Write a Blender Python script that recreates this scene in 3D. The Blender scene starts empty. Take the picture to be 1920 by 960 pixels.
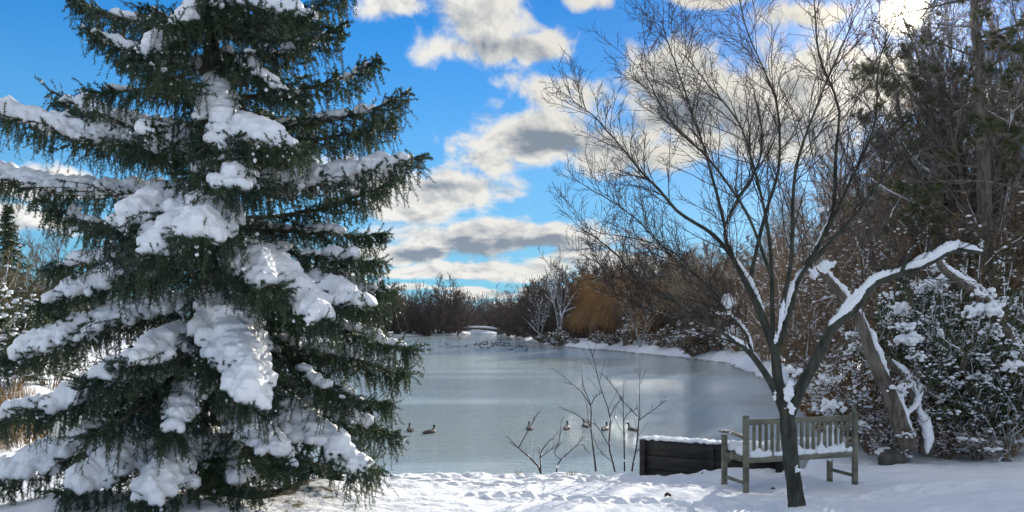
import bpy, bmesh, math
import numpy as np
from math import radians, sin, cos, pi

# ------------------------------------------------------------------ camera, sky, sun, exposure
SC = bpy.context.scene
COL = SC.collection
F, CX, HY, CAMZ = 1507.0, 960.0, 600.0, 2.2      # focal length, principal column, horizon row (photo pixels), eye height

cd = bpy.data.cameras.new("camera")
cam = bpy.data.objects.new("camera", cd); COL.objects.link(cam)
cam.location = (0, 0, CAMZ); cam.rotation_euler = (radians(90), 0, 0)
cd.sensor_width = 36.0; cd.lens = F / 1920 * 36.0
cd.shift_y = 120 / 1920
cd.clip_start = 0.1; cd.clip_end = 8000
SC.camera = cam

SUN_EL, SUN_AZ = radians(19.0), radians(26.0)     # azimuth measured from +Y (view) towards +X (right)
SUNDIR = (cos(SUN_EL) * sin(SUN_AZ), cos(SUN_EL) * cos(SUN_AZ), sin(SUN_EL))

SC.view_settings.view_transform = 'Standard'
SC.view_settings.look = 'None'
SC.view_settings.gamma = 1
SC.view_settings.use_curve_mapping = False
SC.view_settings.exposure = 0.55
SC.render.engine = 'CYCLES'
SC.cycles.use_denoising = True
SC.cycles.max_bounces = 6
SC.cycles.diffuse_bounces = 3
SC.cycles.glossy_bounces = 3
SC.cycles.transparent_max_bounces = 8
SC.cycles.use_adaptive_sampling = True
SC.cycles.adaptive_threshold = 0.02
SC.cycles.sample_clamp_indirect = 6

sl = bpy.data.lights.new("sun", 'SUN'); sl.energy = 5.0; sl.angle = radians(0.53); sl.color = (1.0, 0.93, 0.82)
so = bpy.data.objects.new("sun", sl); COL.objects.link(so)
from mathutils import Vector
so.rotation_euler = Vector(SUNDIR).to_track_quat('Z', 'Y').to_euler()


class NT:
    """tiny helper to write node graphs as expressions"""
    def __init__(s, nt): s.nt = nt
    def new(s, t, **kw):
        n = s.nt.nodes.new(t)
        for k, v in kw.items(): setattr(n, k, v)
        return n
    def put(s, sock, v):
        if isinstance(v, bpy.types.NodeSocket): s.nt.links.new(v, sock)
        else: sock.default_value = v
    def m(s, op, a, b=0.0, c=0.0, clamp=False):
        n = s.new('ShaderNodeMath', operation=op); n.use_clamp = clamp
        s.put(n.inputs[0], a); s.put(n.inputs[1], b); s.put(n.inputs[2], c)
        return n.outputs[0]
    def v(s, op, a, b=(0, 0, 0), c=(0, 0, 0)):
        n = s.new('ShaderNodeVectorMath', operation=op)
        s.put(n.inputs[0], a); s.put(n.inputs[1], b)
        if op == 'MULTIPLY_ADD': s.put(n.inputs[2], c)
        return n.outputs['Value'] if op in ('DOT_PRODUCT', 'LENGTH', 'DISTANCE') else n.outputs[0]
    def ramp(s, x, a, b, lo=0.0, hi=1.0, smooth=True):
        n = s.new('ShaderNodeMapRange'); n.interpolation_type = 'SMOOTHSTEP' if smooth else 'LINEAR'
        s.put(n.inputs[0], x)
        for i, q in zip((1, 2, 3, 4), (a, b, lo, hi)): s.put(n.inputs[i], q)
        return n.outputs[0]
    def mix(s, f, a, b, mode='MIX'):
        n = s.new('ShaderNodeMix', data_type='RGBA', blend_type=mode)
        s.put(n.inputs[0], f); s.put(n.inputs[6], a); s.put(n.inputs[7], b)
        return n.outputs[2]
    def noise(s, vec, scale, detail=4, rough=0.55, dist=0.0):
        n = s.new('ShaderNodeTexNoise')
        s.put(n.inputs['Vector'], vec); s.put(n.inputs['Scale'], scale); s.put(n.inputs['Detail'], detail)
        s.put(n.inputs['Roughness'], rough); s.put(n.inputs['Distortion'], dist)
        return n.outputs['Fac']


def azel(px, py):
    az = math.atan((px - CX) / F)
    return az, math.atan((HY - py) / F * cos(az))


def near_sun(g, d, k=-1.8):
    ang = g.m('ARCCOSINE', g.m('MINIMUM', g.v('DOT_PRODUCT', d, SUNDIR), 1.0))
    v = g.m('EXPONENT', g.m('MULTIPLY', ang, k))
    c = g.new('ShaderNodeCombineXYZ')
    for i in range(3): g.put(c.inputs[i], v)
    return c.outputs[0]


def build_world():
    w = bpy.data.worlds.new("World"); SC.world = w; w.use_nodes = True
    nt = w.node_tree; nt.nodes.clear(); g = NT(nt)
    out = g.new('ShaderNodeOutputWorld'); bg = g.new('ShaderNodeBackground')
    sky = g.new('ShaderNodeTexSky', sky_type='NISHITA', sun_disc=False)
    sky.sun_elevation = SUN_EL; sky.sun_rotation = SUN_AZ
    sky.air_density = 1.0; sky.dust_density = 0.0; sky.ozone_density = 2.5
    d = g.new('ShaderNodeTexCoord').outputs['Generated']
    sp = g.new('ShaderNodeSeparateXYZ'); nt.links.new(d, sp.inputs[0])
    x, y, z = sp.outputs
    az = g.m('ARCTAN2', x, y); el = g.m('ARCSINE', z)
    cb = g.new('ShaderNodeCombineXYZ'); g.put(cb.inputs[0], az); g.put(cb.inputs[1], el)
    ae = cb.outputs[0]
    # coordinates stretched sideways towards the horizon, as cloud layers are
    st = g.m('ADD', g.m('MULTIPLY', g.m('MAXIMUM', el, 0.0), 1.0), 0.10)
    cb2 = g.new('ShaderNodeCombineXYZ'); g.put(cb2.inputs[0], az)
    g.put(cb2.inputs[1], g.m('MULTIPLY', g.m('LOGARITHM', st, 2.7183), 0.42))
    nv = cb2.outputs[0]
    warp = g.new('ShaderNodeTexNoise'); g.put(warp.inputs['Vector'], nv); g.put(warp.inputs['Scale'], 9.0); g.put(warp.inputs['Detail'], 3.0)
    wv = g.v('MULTIPLY_ADD', g.v('SUBTRACT', warp.outputs['Color'], (.5, .5, .5)), (.09, .05, 0), ae)

    def field(specs, vec):
        f = None
        for (px, py, rx, ry, wgt) in specs:
            a, e = azel(px, py)
            sx, sy = F / rx, F / ry
            q = g.v('MULTIPLY_ADD', vec, (sx, sy, 0), (-a * sx, -e * sy, 0))
            v = g.m('MULTIPLY_ADD', g.v('LENGTH', q), -wgt, wgt)
            f = v if f is None else g.m('SMOOTH_MAX', f, v, 0.18)
        return f
    clouds = [(895, 25, 130, 75, 1), (975, 92, 120, 42, 1), (850, 90, 70, 35, .8), (745, 18, 75, 28, .8), (1105, 2, 60, 26, .8), (1335, 0, 90, 20, .9),
              (1045, 165, 105, 36, .9), (1030, 255, 190, 70, 1.1), (1270, 190, 170, 105, 1.2), (1480, 190, 190, 120, 1.2), (1620, 165, 120, 70, 1),
              (925, 300, 75, 32, .9), (840, 358, 150, 56, 1.1), (770, 400, 130, 40, 1.0), (690, 345, 110, 48, 1), (1180, 300, 150, 40, .7),
              (950, 362, 40, 16, .5), (1500, 30, 110, 30, .7),
              (930, 452, 330, 34, 1.1), (1140, 500, 170, 38, 1.0), (880, 505, 260, 26, 1.0), (760, 470, 140, 40, 1), (900, 548, 330, 9, .8), (1050, 560, 330, 8, .6),
              (60, 350, 130, 36, 1), (10, 420, 150, 30, .8), (1880, 190, 90, 70, .8), (1760, 330, 120, 60, .6), (560, 330, 130, 40, .8)]
    fd = field(clouds, wv)
    # unseen clouds added over the rest of the sky, to light the shade
    far = g.ramp(g.v('DOT_PRODUCT', d, (0.12, 0.93, 0.30)), 0.62, 0.80, 1.0, 0.0)
    free = g.ramp(g.noise(nv, 2.6, 3, .5), 0.36, 0.60, -0.5, 1.0)
    fd = g.m('MAXIMUM', fd, g.m('SUBTRACT', g.m('MULTIPLY', free, far), g.m('MULTIPLY', g.m('SUBTRACT', 1.0, far), 2.0)))
    n1 = g.noise(nv, 17.0, 8, .60, .3)
    nvs = g.v('ADD', nv, (0.010, 0.016, 0))
    n2 = g.noise(nvs, 17.0, 5, .60, .3)
    dens = g.m('ADD', g.m('MAXIMUM', fd, -1.0), g.m('MULTIPLY', g.m('SUBTRACT', n1, .5), 2.1))
    alpha = g.ramp(dens, -0.04, 0.50)
    thick = g.ramp(dens, 0.22, 1.0)
    dark = [(1070, 262, 190, 38, 1), (1320, 215, 130, 48, 1), (1480, 250, 150, 45, .8), (960, 470, 330, 22, 1.2), (830, 345, 130, 22, .5), (940, 75, 90, 26, .45), (1180, 232, 120, 30, .7)]
    dk = g.ramp(field(dark, wv), 0.0, 0.6)
    relief = g.m('MULTIPLY', g.m('SUBTRACT', n1, n2), 3.2)
    shade = g.m('ADD', g.m('MULTIPLY', thick, 0.36), g.m('MULTIPLY', dk, 0.70), clamp=True)
    shade = g.m('SUBTRACT', shade, relief, clamp=True)
    K = 8.4     # cloud radiance in the sky texture's own units
    ccol = g.mix(shade, (1.0 * K, .985 * K, .96 * K, 1), (.27 * K, .335 * K, .43 * K, 1))
    # wide bright veil round the sun and the sun's own glare
    ds = g.v('DOT_PRODUCT', d, SUNDIR)
    base = g.mix(1.0, sky.outputs[0], (.13, .88, 1.42, 1), 'MULTIPLY')
    base = g.v('MULTIPLY', base, g.v('SUBTRACT', (1, 1, 1), g.v('MULTIPLY', (.72, .62, .50), g.v('ADD', (0, 0, 0), near_sun(g, d)))))
    lowf = g.ramp(el, 0.0, 0.42, 1.0, 0.0)
    base = g.mix(g.m('MULTIPLY', lowf, .72), base, (2.3, 4.3, 5.7, 1))
    ccol = g.v('MULTIPLY', ccol, g.v('SUBTRACT', (1, 1, 1), g.v('MULTIPLY', (.66, .68, .76), near_sun(g, d, -2.5))))
    c = g.mix(alpha, base, ccol)
    ang = g.m('ARCCOSINE', g.m('MINIMUM', ds, 1.0))
    core = g.ramp(ang, 0.010, 0.027, 110.0, 0.0)
    halo = g.m('MULTIPLY', g.m('EXPONENT', g.m('MULTIPLY', ang, -30.0)), 5.0)
    halo2 = g.m('MULTIPLY', g.m('EXPONENT', g.m('MULTIPLY', ang, -6.0)), .45)
    gl = g.m('ADD', g.m('ADD', core, halo), halo2)
    gc = g.v('MULTIPLY', (1.0, .90, .72), (0, 0, 0))
    cbx = g.new('ShaderNodeCombineXYZ')
    g.put(cbx.inputs[0], gl); g.put(cbx.inputs[1], g.m('MULTIPLY', gl, .88)); g.put(cbx.inputs[2], g.m('MULTIPLY', gl, .60))
    c = g.mix(1.0, c, cbx.outputs[0], 'ADD')
    nt.links.new(c, bg.inputs[0]); bg.inputs[1].default_value = 0.085
    nt.links.new(bg.outputs[0], out.inputs[0])
    w.cycles.sampling_method = 'MANUAL'; w.cycles.sample_map_resolution = 512


build_world()

# ------------------------------------------------------------------ helpers
RNG = np.random.default_rng(7)


def at(px, py, d):
    return np.array([(px - CX) / F * d, d, CAMZ + (HY - py) / F * d])


def unit(a):
    return a / np.maximum(np.linalg.norm(a, axis=-1, keepdims=True), 1e-9)


def _h(i, j, k, seed):
    n = (i.astype(np.int64) * 374761393 + j.astype(np.int64) * 668265263 + k.astype(np.int64) * 2147483647 + seed * 144665) & 0x7fffffff
    n = ((n ^ (n >> 13)) * 1274126177) & 0x7fffffff
    return ((n ^ (n >> 16)) & 0xffff) / 65535.0


def vnoise(p, seed=0):
    i = np.floor(p).astype(np.int64); f = p - i; f = f * f * (3 - 2 * f)
    r = 0
    for a in (0, 1):
        for b in (0, 1):
            for c in (0, 1):
                w = (f[..., 0] if a else 1 - f[..., 0]) * (f[..., 1] if b else 1 - f[..., 1]) * (f[..., 2] if c else 1 - f[..., 2])
                r = r + w * _h(i[..., 0] + a, i[..., 1] + b, i[..., 2] + c, seed)
    return r


def fbm(p, octaves=4, seed=0):
    r, a, s = 0, .5, 1.0
    for o in range(octaves):
        r = r + a * (vnoise(p * s, seed + o) - .5); a *= .5; s *= 2.03
    return r


class MB:
    """collects vertices and faces, links them as ONE mesh object"""
    def __init__(s): s.v = []; s.f = []; s.n = 0; s.mi = []
    def add(s, v, f, mi=0):
        v = np.asarray(v, float).reshape(-1, 3); f = np.asarray(f, np.int64)
        if len(v) == 0 or len(f) == 0: return
        s.v.append(v); s.f.append(f + s.n); s.mi.append(np.full(len(f), mi)); s.n += len(v)
    def box(s, c, d, rz=0.0, mi=0, M=None):
        c = np.array(c, float); d = np.array(d, float) / 2
        q = np.array([[x, y, z] for x in (-1, 1) for y in (-1, 1) for z in (-1, 1)]) * d
        if rz: q = q @ np.array([[cos(rz), sin(rz), 0], [-sin(rz), cos(rz), 0], [0, 0, 1]])
        s.add(q + c, [[0, 1, 3, 2], [4, 6, 7, 5], [0, 4, 5, 1], [2, 3, 7, 6], [0, 2, 6, 4], [1, 5, 7, 3]], mi)
        return s
    def build(s, name, mat, parent=None, smooth=True, bevel=0.0):
        me = bpy.data.meshes.new(name)
        if s.n:
            V = np.concatenate(s.v)
            nf = sum(len(f) for f in s.f)
            lens = np.concatenate([np.full(len(f), f.shape[1]) for f in s.f])
            loops = np.concatenate([f.ravel() for f in s.f])
            me.vertices.add(len(V)); me.vertices.foreach_set('co', V.ravel().astype(np.float32))
            me.loops.add(len(loops)); me.loops.foreach_set('vertex_index', loops.astype(np.int32))
            me.polygons.add(nf)
            st = np.concatenate([[0], np.cumsum(lens)[:-1]])
            me.polygons.foreach_set('loop_start', st.astype(np.int32))
            me.polygons.foreach_set('loop_total', lens.astype(np.int32))
            me.polygons.foreach_set('material_index', np.concatenate(s.mi).astype(np.int32))
            if smooth: me.polygons.foreach_set('use_smooth', np.ones(nf, bool))
            me.update(calc_edges=True)
        for m in (mat if isinstance(mat, (list, tuple)) else [mat]): me.materials.append(m)
        o = bpy.data.objects.new(name, me); COL.objects.link(o)
        if parent is not None: o.parent = parent
        if bevel:
            b = o.modifiers.new('bevel', 'BEVEL'); b.width = bevel; b.segments = 2; b.limit_method = 'ANGLE'
        return o


def tubes(mb, P, R, k=4, mi=0, cap=True, rough=0.0):
    P = np.asarray(P, float); R = np.asarray(R, float)
    if P.ndim == 2: P = P[None]; R = R[None]
    T, n, _ = P.shape
    if T == 0: return
    tan = np.gradient(P, axis=1); tan = unit(tan)
    ov = unit(P[:, -1] - P[:, 0])
    ref = np.where(np.abs(ov[:, 2:3]) > .8, np.array([[1., .13, 0]]), np.array([[.02, .05, 1.]]))
    u = unit(np.cross(tan, ref[:, None, :])); w = np.cross(tan, u)
    a = np.arange(k) * 2 * pi / k
    RR = R[:, :, None] * np.ones(k)
    if rough: RR = RR * (1 + rough * (RNG.random(RR.shape) - .5))
    V = P[:, :, None, :] + RR[..., None] * (u[:, :, None, :] * np.cos(a)[None, None, :, None] + w[:, :, None, :] * np.sin(a)[None, None, :, None])
    idx = np.arange(T * n * k).reshape(T, n, k)
    nx = np.roll(idx, -1, axis=2)
    f = np.stack([idx[:, :-1], nx[:, :-1], nx[:, 1:], idx[:, 1:]], -1).reshape(-1, 4)
    mb.add(V.reshape(-1, 3), f, mi)
    if cap and k > 2:
        base = mb.n - T * n * k
        f2 = np.concatenate([idx[:, 0, ::-1].reshape(T, k), idx[:, -1].reshape(T, k)])
        mb.f.append(f2 + base); mb.mi.append(np.full(len(f2), mi))


def grow(S, D, L, n, wander, tropk=0.0, trop=(0, 0, 1), rng=RNG):
    S = np.atleast_2d(S).astype(float); T = len(S)
    P = np.zeros((T, n, 3)); P[:, 0] = S; d = unit(np.atleast_2d(D).astype(float))
    step = np.broadcast_to(np.asarray(L, float), (T,)) / (n - 1); trop = np.array(trop, float)
    for i in range(1, n):
        d = unit(d + wander * rng.normal(size=(T, 3)) + tropk * trop)
        P[:, i] = P[:, i - 1] + d * step[:, None]
    return P


def taper(r0, n, tip=.25, p=1.0):
    t = np.linspace(0, 1, n) ** p
    return np.asarray(r0)[..., None] * (1 - t * (1 - tip))


def spawn(P, R, m, t0, t1, ang, lenf, rng=RNG, rf=.6, flat=0.0, shrink=.5, angvar=.25, minr=0.0):
    T, n, _ = P.shape
    t = t0 + (t1 - t0) * (np.arange(m)[None] + rng.random((T, m))) / m
    q = t * (n - 1); i = np.clip(q.astype(int), 0, n - 2); fr = (q - i)[..., None]
    ti = np.arange(T)[:, None]
    S = P[ti, i] * (1 - fr) + P[ti, i + 1] * fr
    tan = unit(P[ti, i + 1] - P[ti, i])
    rr = (R[ti, i] * (1 - fr[..., 0]) + R[ti, i + 1] * fr[..., 0]) * rf
    rv = rng.normal(size=S.shape); rv[..., 2] *= (1 - flat)
    perp = unit(rv - tan * np.sum(rv * tan, -1, keepdims=True))
    a = ang * (1 + angvar * rng.normal(size=t.shape))[..., None]
    D = np.cos(a) * tan + np.sin(a) * perp
    plen = np.linalg.norm(np.diff(P, axis=1), axis=-1).sum(1)
    L = plen[:, None] * lenf * (1 - shrink * t) * rng.uniform(.6, 1.2, t.shape)
    return S.reshape(-1, 3), D.reshape(-1, 3), L.ravel(), np.maximum(rr.ravel(), minr)


def needles(mb, P, per, ln, wd, spread=.9, mi=0, rng=RNG, t0=0.0):
    """short pointed blades all round twigs P (T,n,3)"""
    P = np.asarray(P); T, n, _ = P.shape
    if T == 0: return
    t = t0 + (1 - t0) * (np.arange(per)[None] + rng.random((T, per))) / per
    q = t * (n - 1); i = np.clip(q.astype(int), 0, n - 2); fr = (q - i)[..., None]; ti = np.arange(T)[:, None]
    S = P[ti, i] * (1 - fr) + P[ti, i + 1] * fr
    tan = unit(P[ti, i + 1] - P[ti, i])
    rv = rng.normal(size=S.shape); perp = unit(rv - tan * np.sum(rv * tan, -1, keepdims=True))
    D = unit(tan * .55 + perp * spread); sd = np.cross(D, unit(rng.normal(size=S.shape))); sd = unit(sd) * wd / 2
    L = ln * rng.uniform(.7, 1.15, t.shape)[..., None]
    V = np.stack([S - sd, S + sd, S + D * L], 2).reshape(-1, 3)
    mb.add(V, np.arange(len(V)).reshape(-1, 3), mi)


def ico(sub):
    bm = bmesh.new(); bmesh.ops.create_icosphere(bm, subdivisions=sub, radius=1.0)
    v = np.array([q.co[:] for q in bm.verts]); f = np.array([[w.index for w in q.verts] for q in bm.faces]); bm.free()
    return v, f


ICO = {1: ico(1), 2: ico(2), 3: ico(3)}


def blobs(mb, C, S, sub=1, rough=.2, mi=0, rng=RNG, rot=True):
    C = np.atleast_2d(C); T = len(C)
    if T == 0: return
    S = np.asarray(S, float)
    if S.ndim == 1 and len(S) == T and T != 3 or S.ndim == 0: S = np.stack([np.broadcast_to(S, (T,))] * 3, -1)
    S = np.broadcast_to(S, (T, 3))
    v, f = ICO[sub]
    V = v[None] * (1 + rough * (rng.random((T, len(v), 1)) - .5)) * S[:, None]
    if rot:
        a = rng.random(T) * 2 * pi; ca, sa = np.cos(a)[:, None], np.sin(a)[:, None]
        V = np.stack([V[..., 0] * ca - V[..., 1] * sa, V[..., 0] * sa + V[..., 1] * ca, V[..., 2]], -1)
    V = V + C[:, None]
    Fc = f[None] + (np.arange(T) * len(v))[:, None, None]
    mb.add(V.reshape(-1, 3), Fc.reshape(-1, 3), mi)


def remesh(o, voxel, smooth=0, crumble=0.0):
    m = o.modifiers.new('fuse', 'REMESH'); m.mode = 'VOXEL'; m.voxel_size = voxel; m.use_smooth_shade = True
    if smooth:
        q = o.modifiers.new('soften', 'SMOOTH'); q.factor = .5; q.iterations = smooth
    if crumble:
        q = o.modifiers.new('crumble', 'DISPLACE'); q.texture = CLUMPTEX; q.strength = crumble; q.mid_level = .5; q.texture_coords = 'LOCAL'
    return o


def tag(o, label=None, cat=None, group=None, kind=None):
    if label: o['label'] = label
    if cat: o['category'] = cat
    if group: o['group'] = group
    if kind: o['kind'] = kind
    return o


def empty(name, loc, label, cat, group=None, rz=0.0):
    o = bpy.data.objects.new(name, None); COL.objects.link(o); o.location = tuple(float(q) for q in loc); o.rotation_euler = (0, 0, rz)
    o.empty_display_size = .2
    return tag(o, label, cat, group)


def kids(o): return [c for c in list(o.children)]


def copy_tree(o, loc, rz=0.0, sc=(1, 1, 1), label=None, group=None):
    c = o.copy(); COL.objects.link(c); c.location = tuple(float(q) for q in loc); c.rotation_euler = (0, 0, rz); c.scale = sc
    if label: c['label'] = label
    if group: c['group'] = group
    for ch in kids(o):
        d = ch.copy(); COL.objects.link(d); d.parent = c
        for g2 in kids(ch):
            e = g2.copy(); COL.objects.link(e); e.parent = d
    return c


# ------------------------------------------------------------------ materials
def mat(name, col, rough=.8, col2=None, nscale=6.0, bump=0.0, bscale=30.0, spec=.3, detail=4, stretch=None, trans=0.0, lo=.35, hi=.65, sss=0.0):
    m = bpy.data.materials.new(name); m.use_nodes = True; g = NT(m.node_tree)
    b = m.node_tree.nodes['Principled BSDF']; b.inputs['Roughness'].default_value = rough
    b.inputs['Specular IOR Level'].default_value = spec
    tc = g.new('ShaderNodeTexCoord').outputs['Object']
    if stretch: tc = g.v('MULTIPLY', tc, stretch)
    if col2:
        g.put(b.inputs['Base Color'], g.mix(g.ramp(g.noise(tc, nscale, detail), lo, hi), (*col, 1), (*col2, 1)))
    else: b.inputs['Base Color'].default_value = (*col, 1)
    if bump:
        bn = g.new('ShaderNodeBump'); bn.inputs['Strength'].default_value = 1.0; bn.inputs['Distance'].default_value = bump
        g.put(bn.inputs['Height'], g.noise(tc, bscale, 5, .6)); g.put(b.inputs['Normal'], bn.outputs[0])
    if sss:
        b.inputs['Subsurface Weight'].default_value = sss; b.inputs['Subsurface Radius'].default_value = (1, .95, .9)
        b.inputs['Subsurface Scale'].default_value = .06
    if trans:
        tr = g.new('ShaderNodeBsdfTranslucent'); g.put(tr.inputs[0], (*(col2 or col), 1))
        mx = g.new('ShaderNodeMixShader'); mx.inputs[0].default_value = trans
        m.node_tree.links.new(b.outputs[0], mx.inputs[1]); m.node_tree.links.new(tr.outputs[0], mx.inputs[2])
        m.node_tree.links.new(mx.outputs[0], m.node_tree.nodes['Material Output'].inputs[0])
    return m


SNOW = mat('fresh snow', (.86, .88, .91), .55, (.90, .91, .93), 3, .010, 22, .35)
SNOWB = mat('packed bough snow', (.88, .90, .93), .5, (.90, .91, .93), 5, .014, 26, .35, sss=.0)
CLUMPTEX = bpy.data.textures.new('snow crumble', 'CLOUDS'); CLUMPTEX.noise_scale = .10; CLUMPTEX.noise_depth = 3
TWIGSNOW = mat('snow on twigs', (.86, .88, .91), .6)
NEEDLE = mat('spruce needles', (.014, .044, .031), .5, (.045, .085, .036), 2.2, trans=.22, spec=.4)
SPBARK = mat('spruce bark', (.075, .055, .042), .9, (.16, .13, .105), 9, .012, 40, stretch=(1, 1, .35))
BARK = mat('grey brown bark', (.085, .070, .055), .9, (.19, .165, .135), 12, .008, 50, stretch=(1, 1, .3))
BARKG = mat('greenish young bark', (.030, .033, .027), .85, (.072, .077, .058), 14, .02, 60, stretch=(1, 1, .3))
TWIG = mat('dark twig bark', (.055, .040, .034), .85, (.11, .075, .06), 8)
FTWIG = mat('blackish shoots', (.026, .021, .019), .8, (.06, .045, .038), 8)
TWIGB = mat('brown twig bark', (.19, .125, .08), .85, (.32, .22, .14), 3)
TWIGG = mat('grey twig bark', (.13, .115, .105), .85, (.24, .21, .19), 3)
WILLOW = mat('orange willow twigs', (.33, .155, .045), .8, (.44, .25, .09), 1.2, trans=.2)
WILLOWP = mat('pale willow twigs', (.24, .19, .11), .8, (.36, .30, .18), 1.2, trans=.2)
DEADLEAF = mat('dead oak leaves', (.20, .085, .030), .75, (.33, .17, .06), 5, trans=.3)
DULLEAF = mat('dull dead leaves', (.10, .075, .050), .8, (.20, .15, .095), 5, trans=.25)
EVERG = mat('dark evergreen leaves', (.028, .052, .026), .55, (.06, .085, .035), 3, trans=.15)
PINE = mat('pine needles', (.045, .065, .030), .6, (.12, .13, .055), 2, trans=.45)
REED = mat('dry tan reeds', (.34, .21, .08), .85, (.46, .32, .14), 2, trans=.25)
BENCHW = mat('weathered green grey timber', (.105, .108, .078), .75, (.215, .205, .155), 7, .003, 60, stretch=(.3, 1, 1), spec=.25)
DARKW = mat('black tarred timber', (.012, .012, .012), .7, (.035, .032, .028), 8, .004, 40, stretch=(.3, .3, 1.5))
STONE = mat('dark bank stone', (.06, .055, .05), .9, (.14, .13, .12), 5, .01, 20)


def snow_ground():
    m = bpy.data.materials.new('snow ground'); m.use_nodes = True; g = NT(m.node_tree)
    b = m.node_tree.nodes['Principled BSDF']; b.inputs['Roughness'].default_value = .6; b.inputs['Specular IOR Level'].default_value = .35
    ge = g.new('ShaderNodeNewGeometry'); pos = ge.outputs['Position']
    sp = g.new('ShaderNodeSeparateXYZ'); g.put(sp.inputs[0], pos)
    # earth and grass laid bare under the spruce and at the waterline
    dist = g.v('DISTANCE', g.v('MULTIPLY', pos, (1, 1.5, 0)), (-3.2, 15.5, 0))
    n = g.noise(pos, 3.0, 6, .65)
    bare = g.ramp(g.m('ADD', g.m('MULTIPLY', n, 2.0), g.m('MULTIPLY', dist, -.42)), .42, .56)
    wl = g.ramp(g.m('ADD', sp.outputs[2], g.m('MULTIPLY', g.noise(pos, 2.0, 4), .25)), -.50, -.38, 1.0, 0.0)
    f = g.m('MAXIMUM', bare, wl)
    soil = g.mix(g.ramp(g.noise(pos, 24, 4), .4, .6), (.075, .055, .03, 1), (.19, .15, .06, 1))
    snow = g.mix(g.ramp(g.noise(pos, 1.2, 5), .35, .65), (.84, .86, .90, 1), (.90, .91, .93, 1))
    g.put(b.inputs['Base Color'], g.mix(f, snow, soil))
    bn = g.new('ShaderNodeBump'); bn.inputs['Distance'].default_value = .035
    g.put(bn.inputs['Height'], g.m('ADD', g.noise(pos, 7, 6, .6), g.m('MULTIPLY', g.noise(pos, 45, 3, .6), .2)))
    g.put(b.inputs['Normal'], bn.outputs[0])
    return m


def water_mat():
    m = bpy.data.materials.new('pond water'); m.use_nodes = True; g = NT(m.node_tree)
    b = m.node_tree.nodes['Principled BSDF']
    b.inputs['Base Color'].default_value = (.40, .475, .455, 1); b.inputs['Roughness'].default_value = .07
    b.inputs['IOR'].default_value = 2.4; b.inputs['Specular IOR Level'].default_value = .75
    pos = g.new('ShaderNodeNewGeometry').outputs['Position']
    n1 = g.noise(g.v('MULTIPLY', pos, (.55, 1.5, 1)), 2.2, 3, .6, .3)
    n2 = g.noise(g.v('MULTIPLY', pos, (.8, 2.0, 1)), 9.0, 3, .6)
    n3 = g.noise(g.v('MULTIPLY', pos, (.03, .10, 1)), 1.0, 3, .5)
    amp = g.ramp(n3, .42, .58, .22, 1.25)
    bn = g.new('ShaderNodeBump'); bn.inputs['Distance'].default_value = .07
    g.put(bn.inputs['Strength'], amp)
    g.put(bn.inputs['Height'], g.m('ADD', n1, g.m('MULTIPLY', n2, .85)))
    g.put(b.inputs['Normal'], bn.outputs[0])
    return m


GROUNDM = snow_ground(); WATERM = water_mat()

# ------------------------------------------------------------------ ground and pond
WZ = -0.60
POND = np.array([(-7.5, 13.2), (-3, 12.9), (0, 12.75), (3.5, 12.9), (4.8, 13.6), (6.2, 16.5), (8.6, 22), (11.2, 32), (12.6, 43), (13.7, 54), (11.6, 64), (8.6, 74), (5.6, 84), (3.2, 95),
                 (1.8, 112), (-.2, 132), (-3.0, 165), (-8.0, 170), (-9.5, 150), (-19, 132), (-30, 112), (-33, 82), (-26, 50), (-17, 30), (-11.5, 20)], float)


def sdist(x, y):
    """distance to the pond's edge, negative on the water"""
    p = np.stack([x, y], -1); best = np.full(x.shape, 1e9); inside = np.zeros(x.shape, bool)
    n = len(POND)
    for i in range(n):
        a, b = POND[i], POND[(i + 1) % n]; ab = b - a
        t = np.clip(((p - a) @ ab) / (ab @ ab), 0, 1)
        best = np.minimum(best, np.linalg.norm(p - a - t[..., None] * ab, axis=-1))
        c = ((a[1] > y) != (b[1] > y)) & (x < (b[0] - a[0]) * (y - a[1]) / (b[1] - a[1] + 1e-12) + a[0])
        inside ^= c
    return np.where(inside, -best, best)


def ground_h(x, y):
    x = np.asarray(x, float); y = np.asarray(y, float)
    far = np.clip((y - 20) / 30, 0, 1)
    p = np.stack([x, y, x * 0], -1)
    wob = fbm(p * .5, 3, 11) * (.5 + 1.5 * far)
    s = sdist(x, y) + wob
    top = .0 - .055 * np.clip(y - 9.2, 0, 3.5) + .6 * np.clip((8 - y) / 8, 0, 1) ** 1.3
    top = top + .16 * np.clip((x - 4.6) / 1.6, 0, 1) + .25 * np.clip((x - 8) / 12, 0, 1)
    top = top + np.clip((s - 2) / 40, 0, 1) * 1.3 * np.clip((y - 14) / 12, 0, 1)
    top = top + .12 * fbm(p * .35, 2, 3)
    w = .55 + 1.3 * far
    k = np.clip(s / w, 0, 1); k = k * k * (3 - 2 * k)
    land = (WZ - .05) + (top - WZ + .05) * k ** .6
    return np.where(s > 0, land, WZ - .05 + np.clip(s, -3, 0) * .4)


def gz(x, y): return float(ground_h(np.array([x]), np.array([y]))[0])


def axis(lo, hi, step, r, end0, end1):
    a = list(np.arange(lo, hi, step)); q = step; x = a[-1]
    while x < end1: q *= r; x += q; a.append(x)
    q = step; x = a[0]
    while x > end0: q *= r; x -= q; a.insert(0, x)
    return np.array(a)


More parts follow.
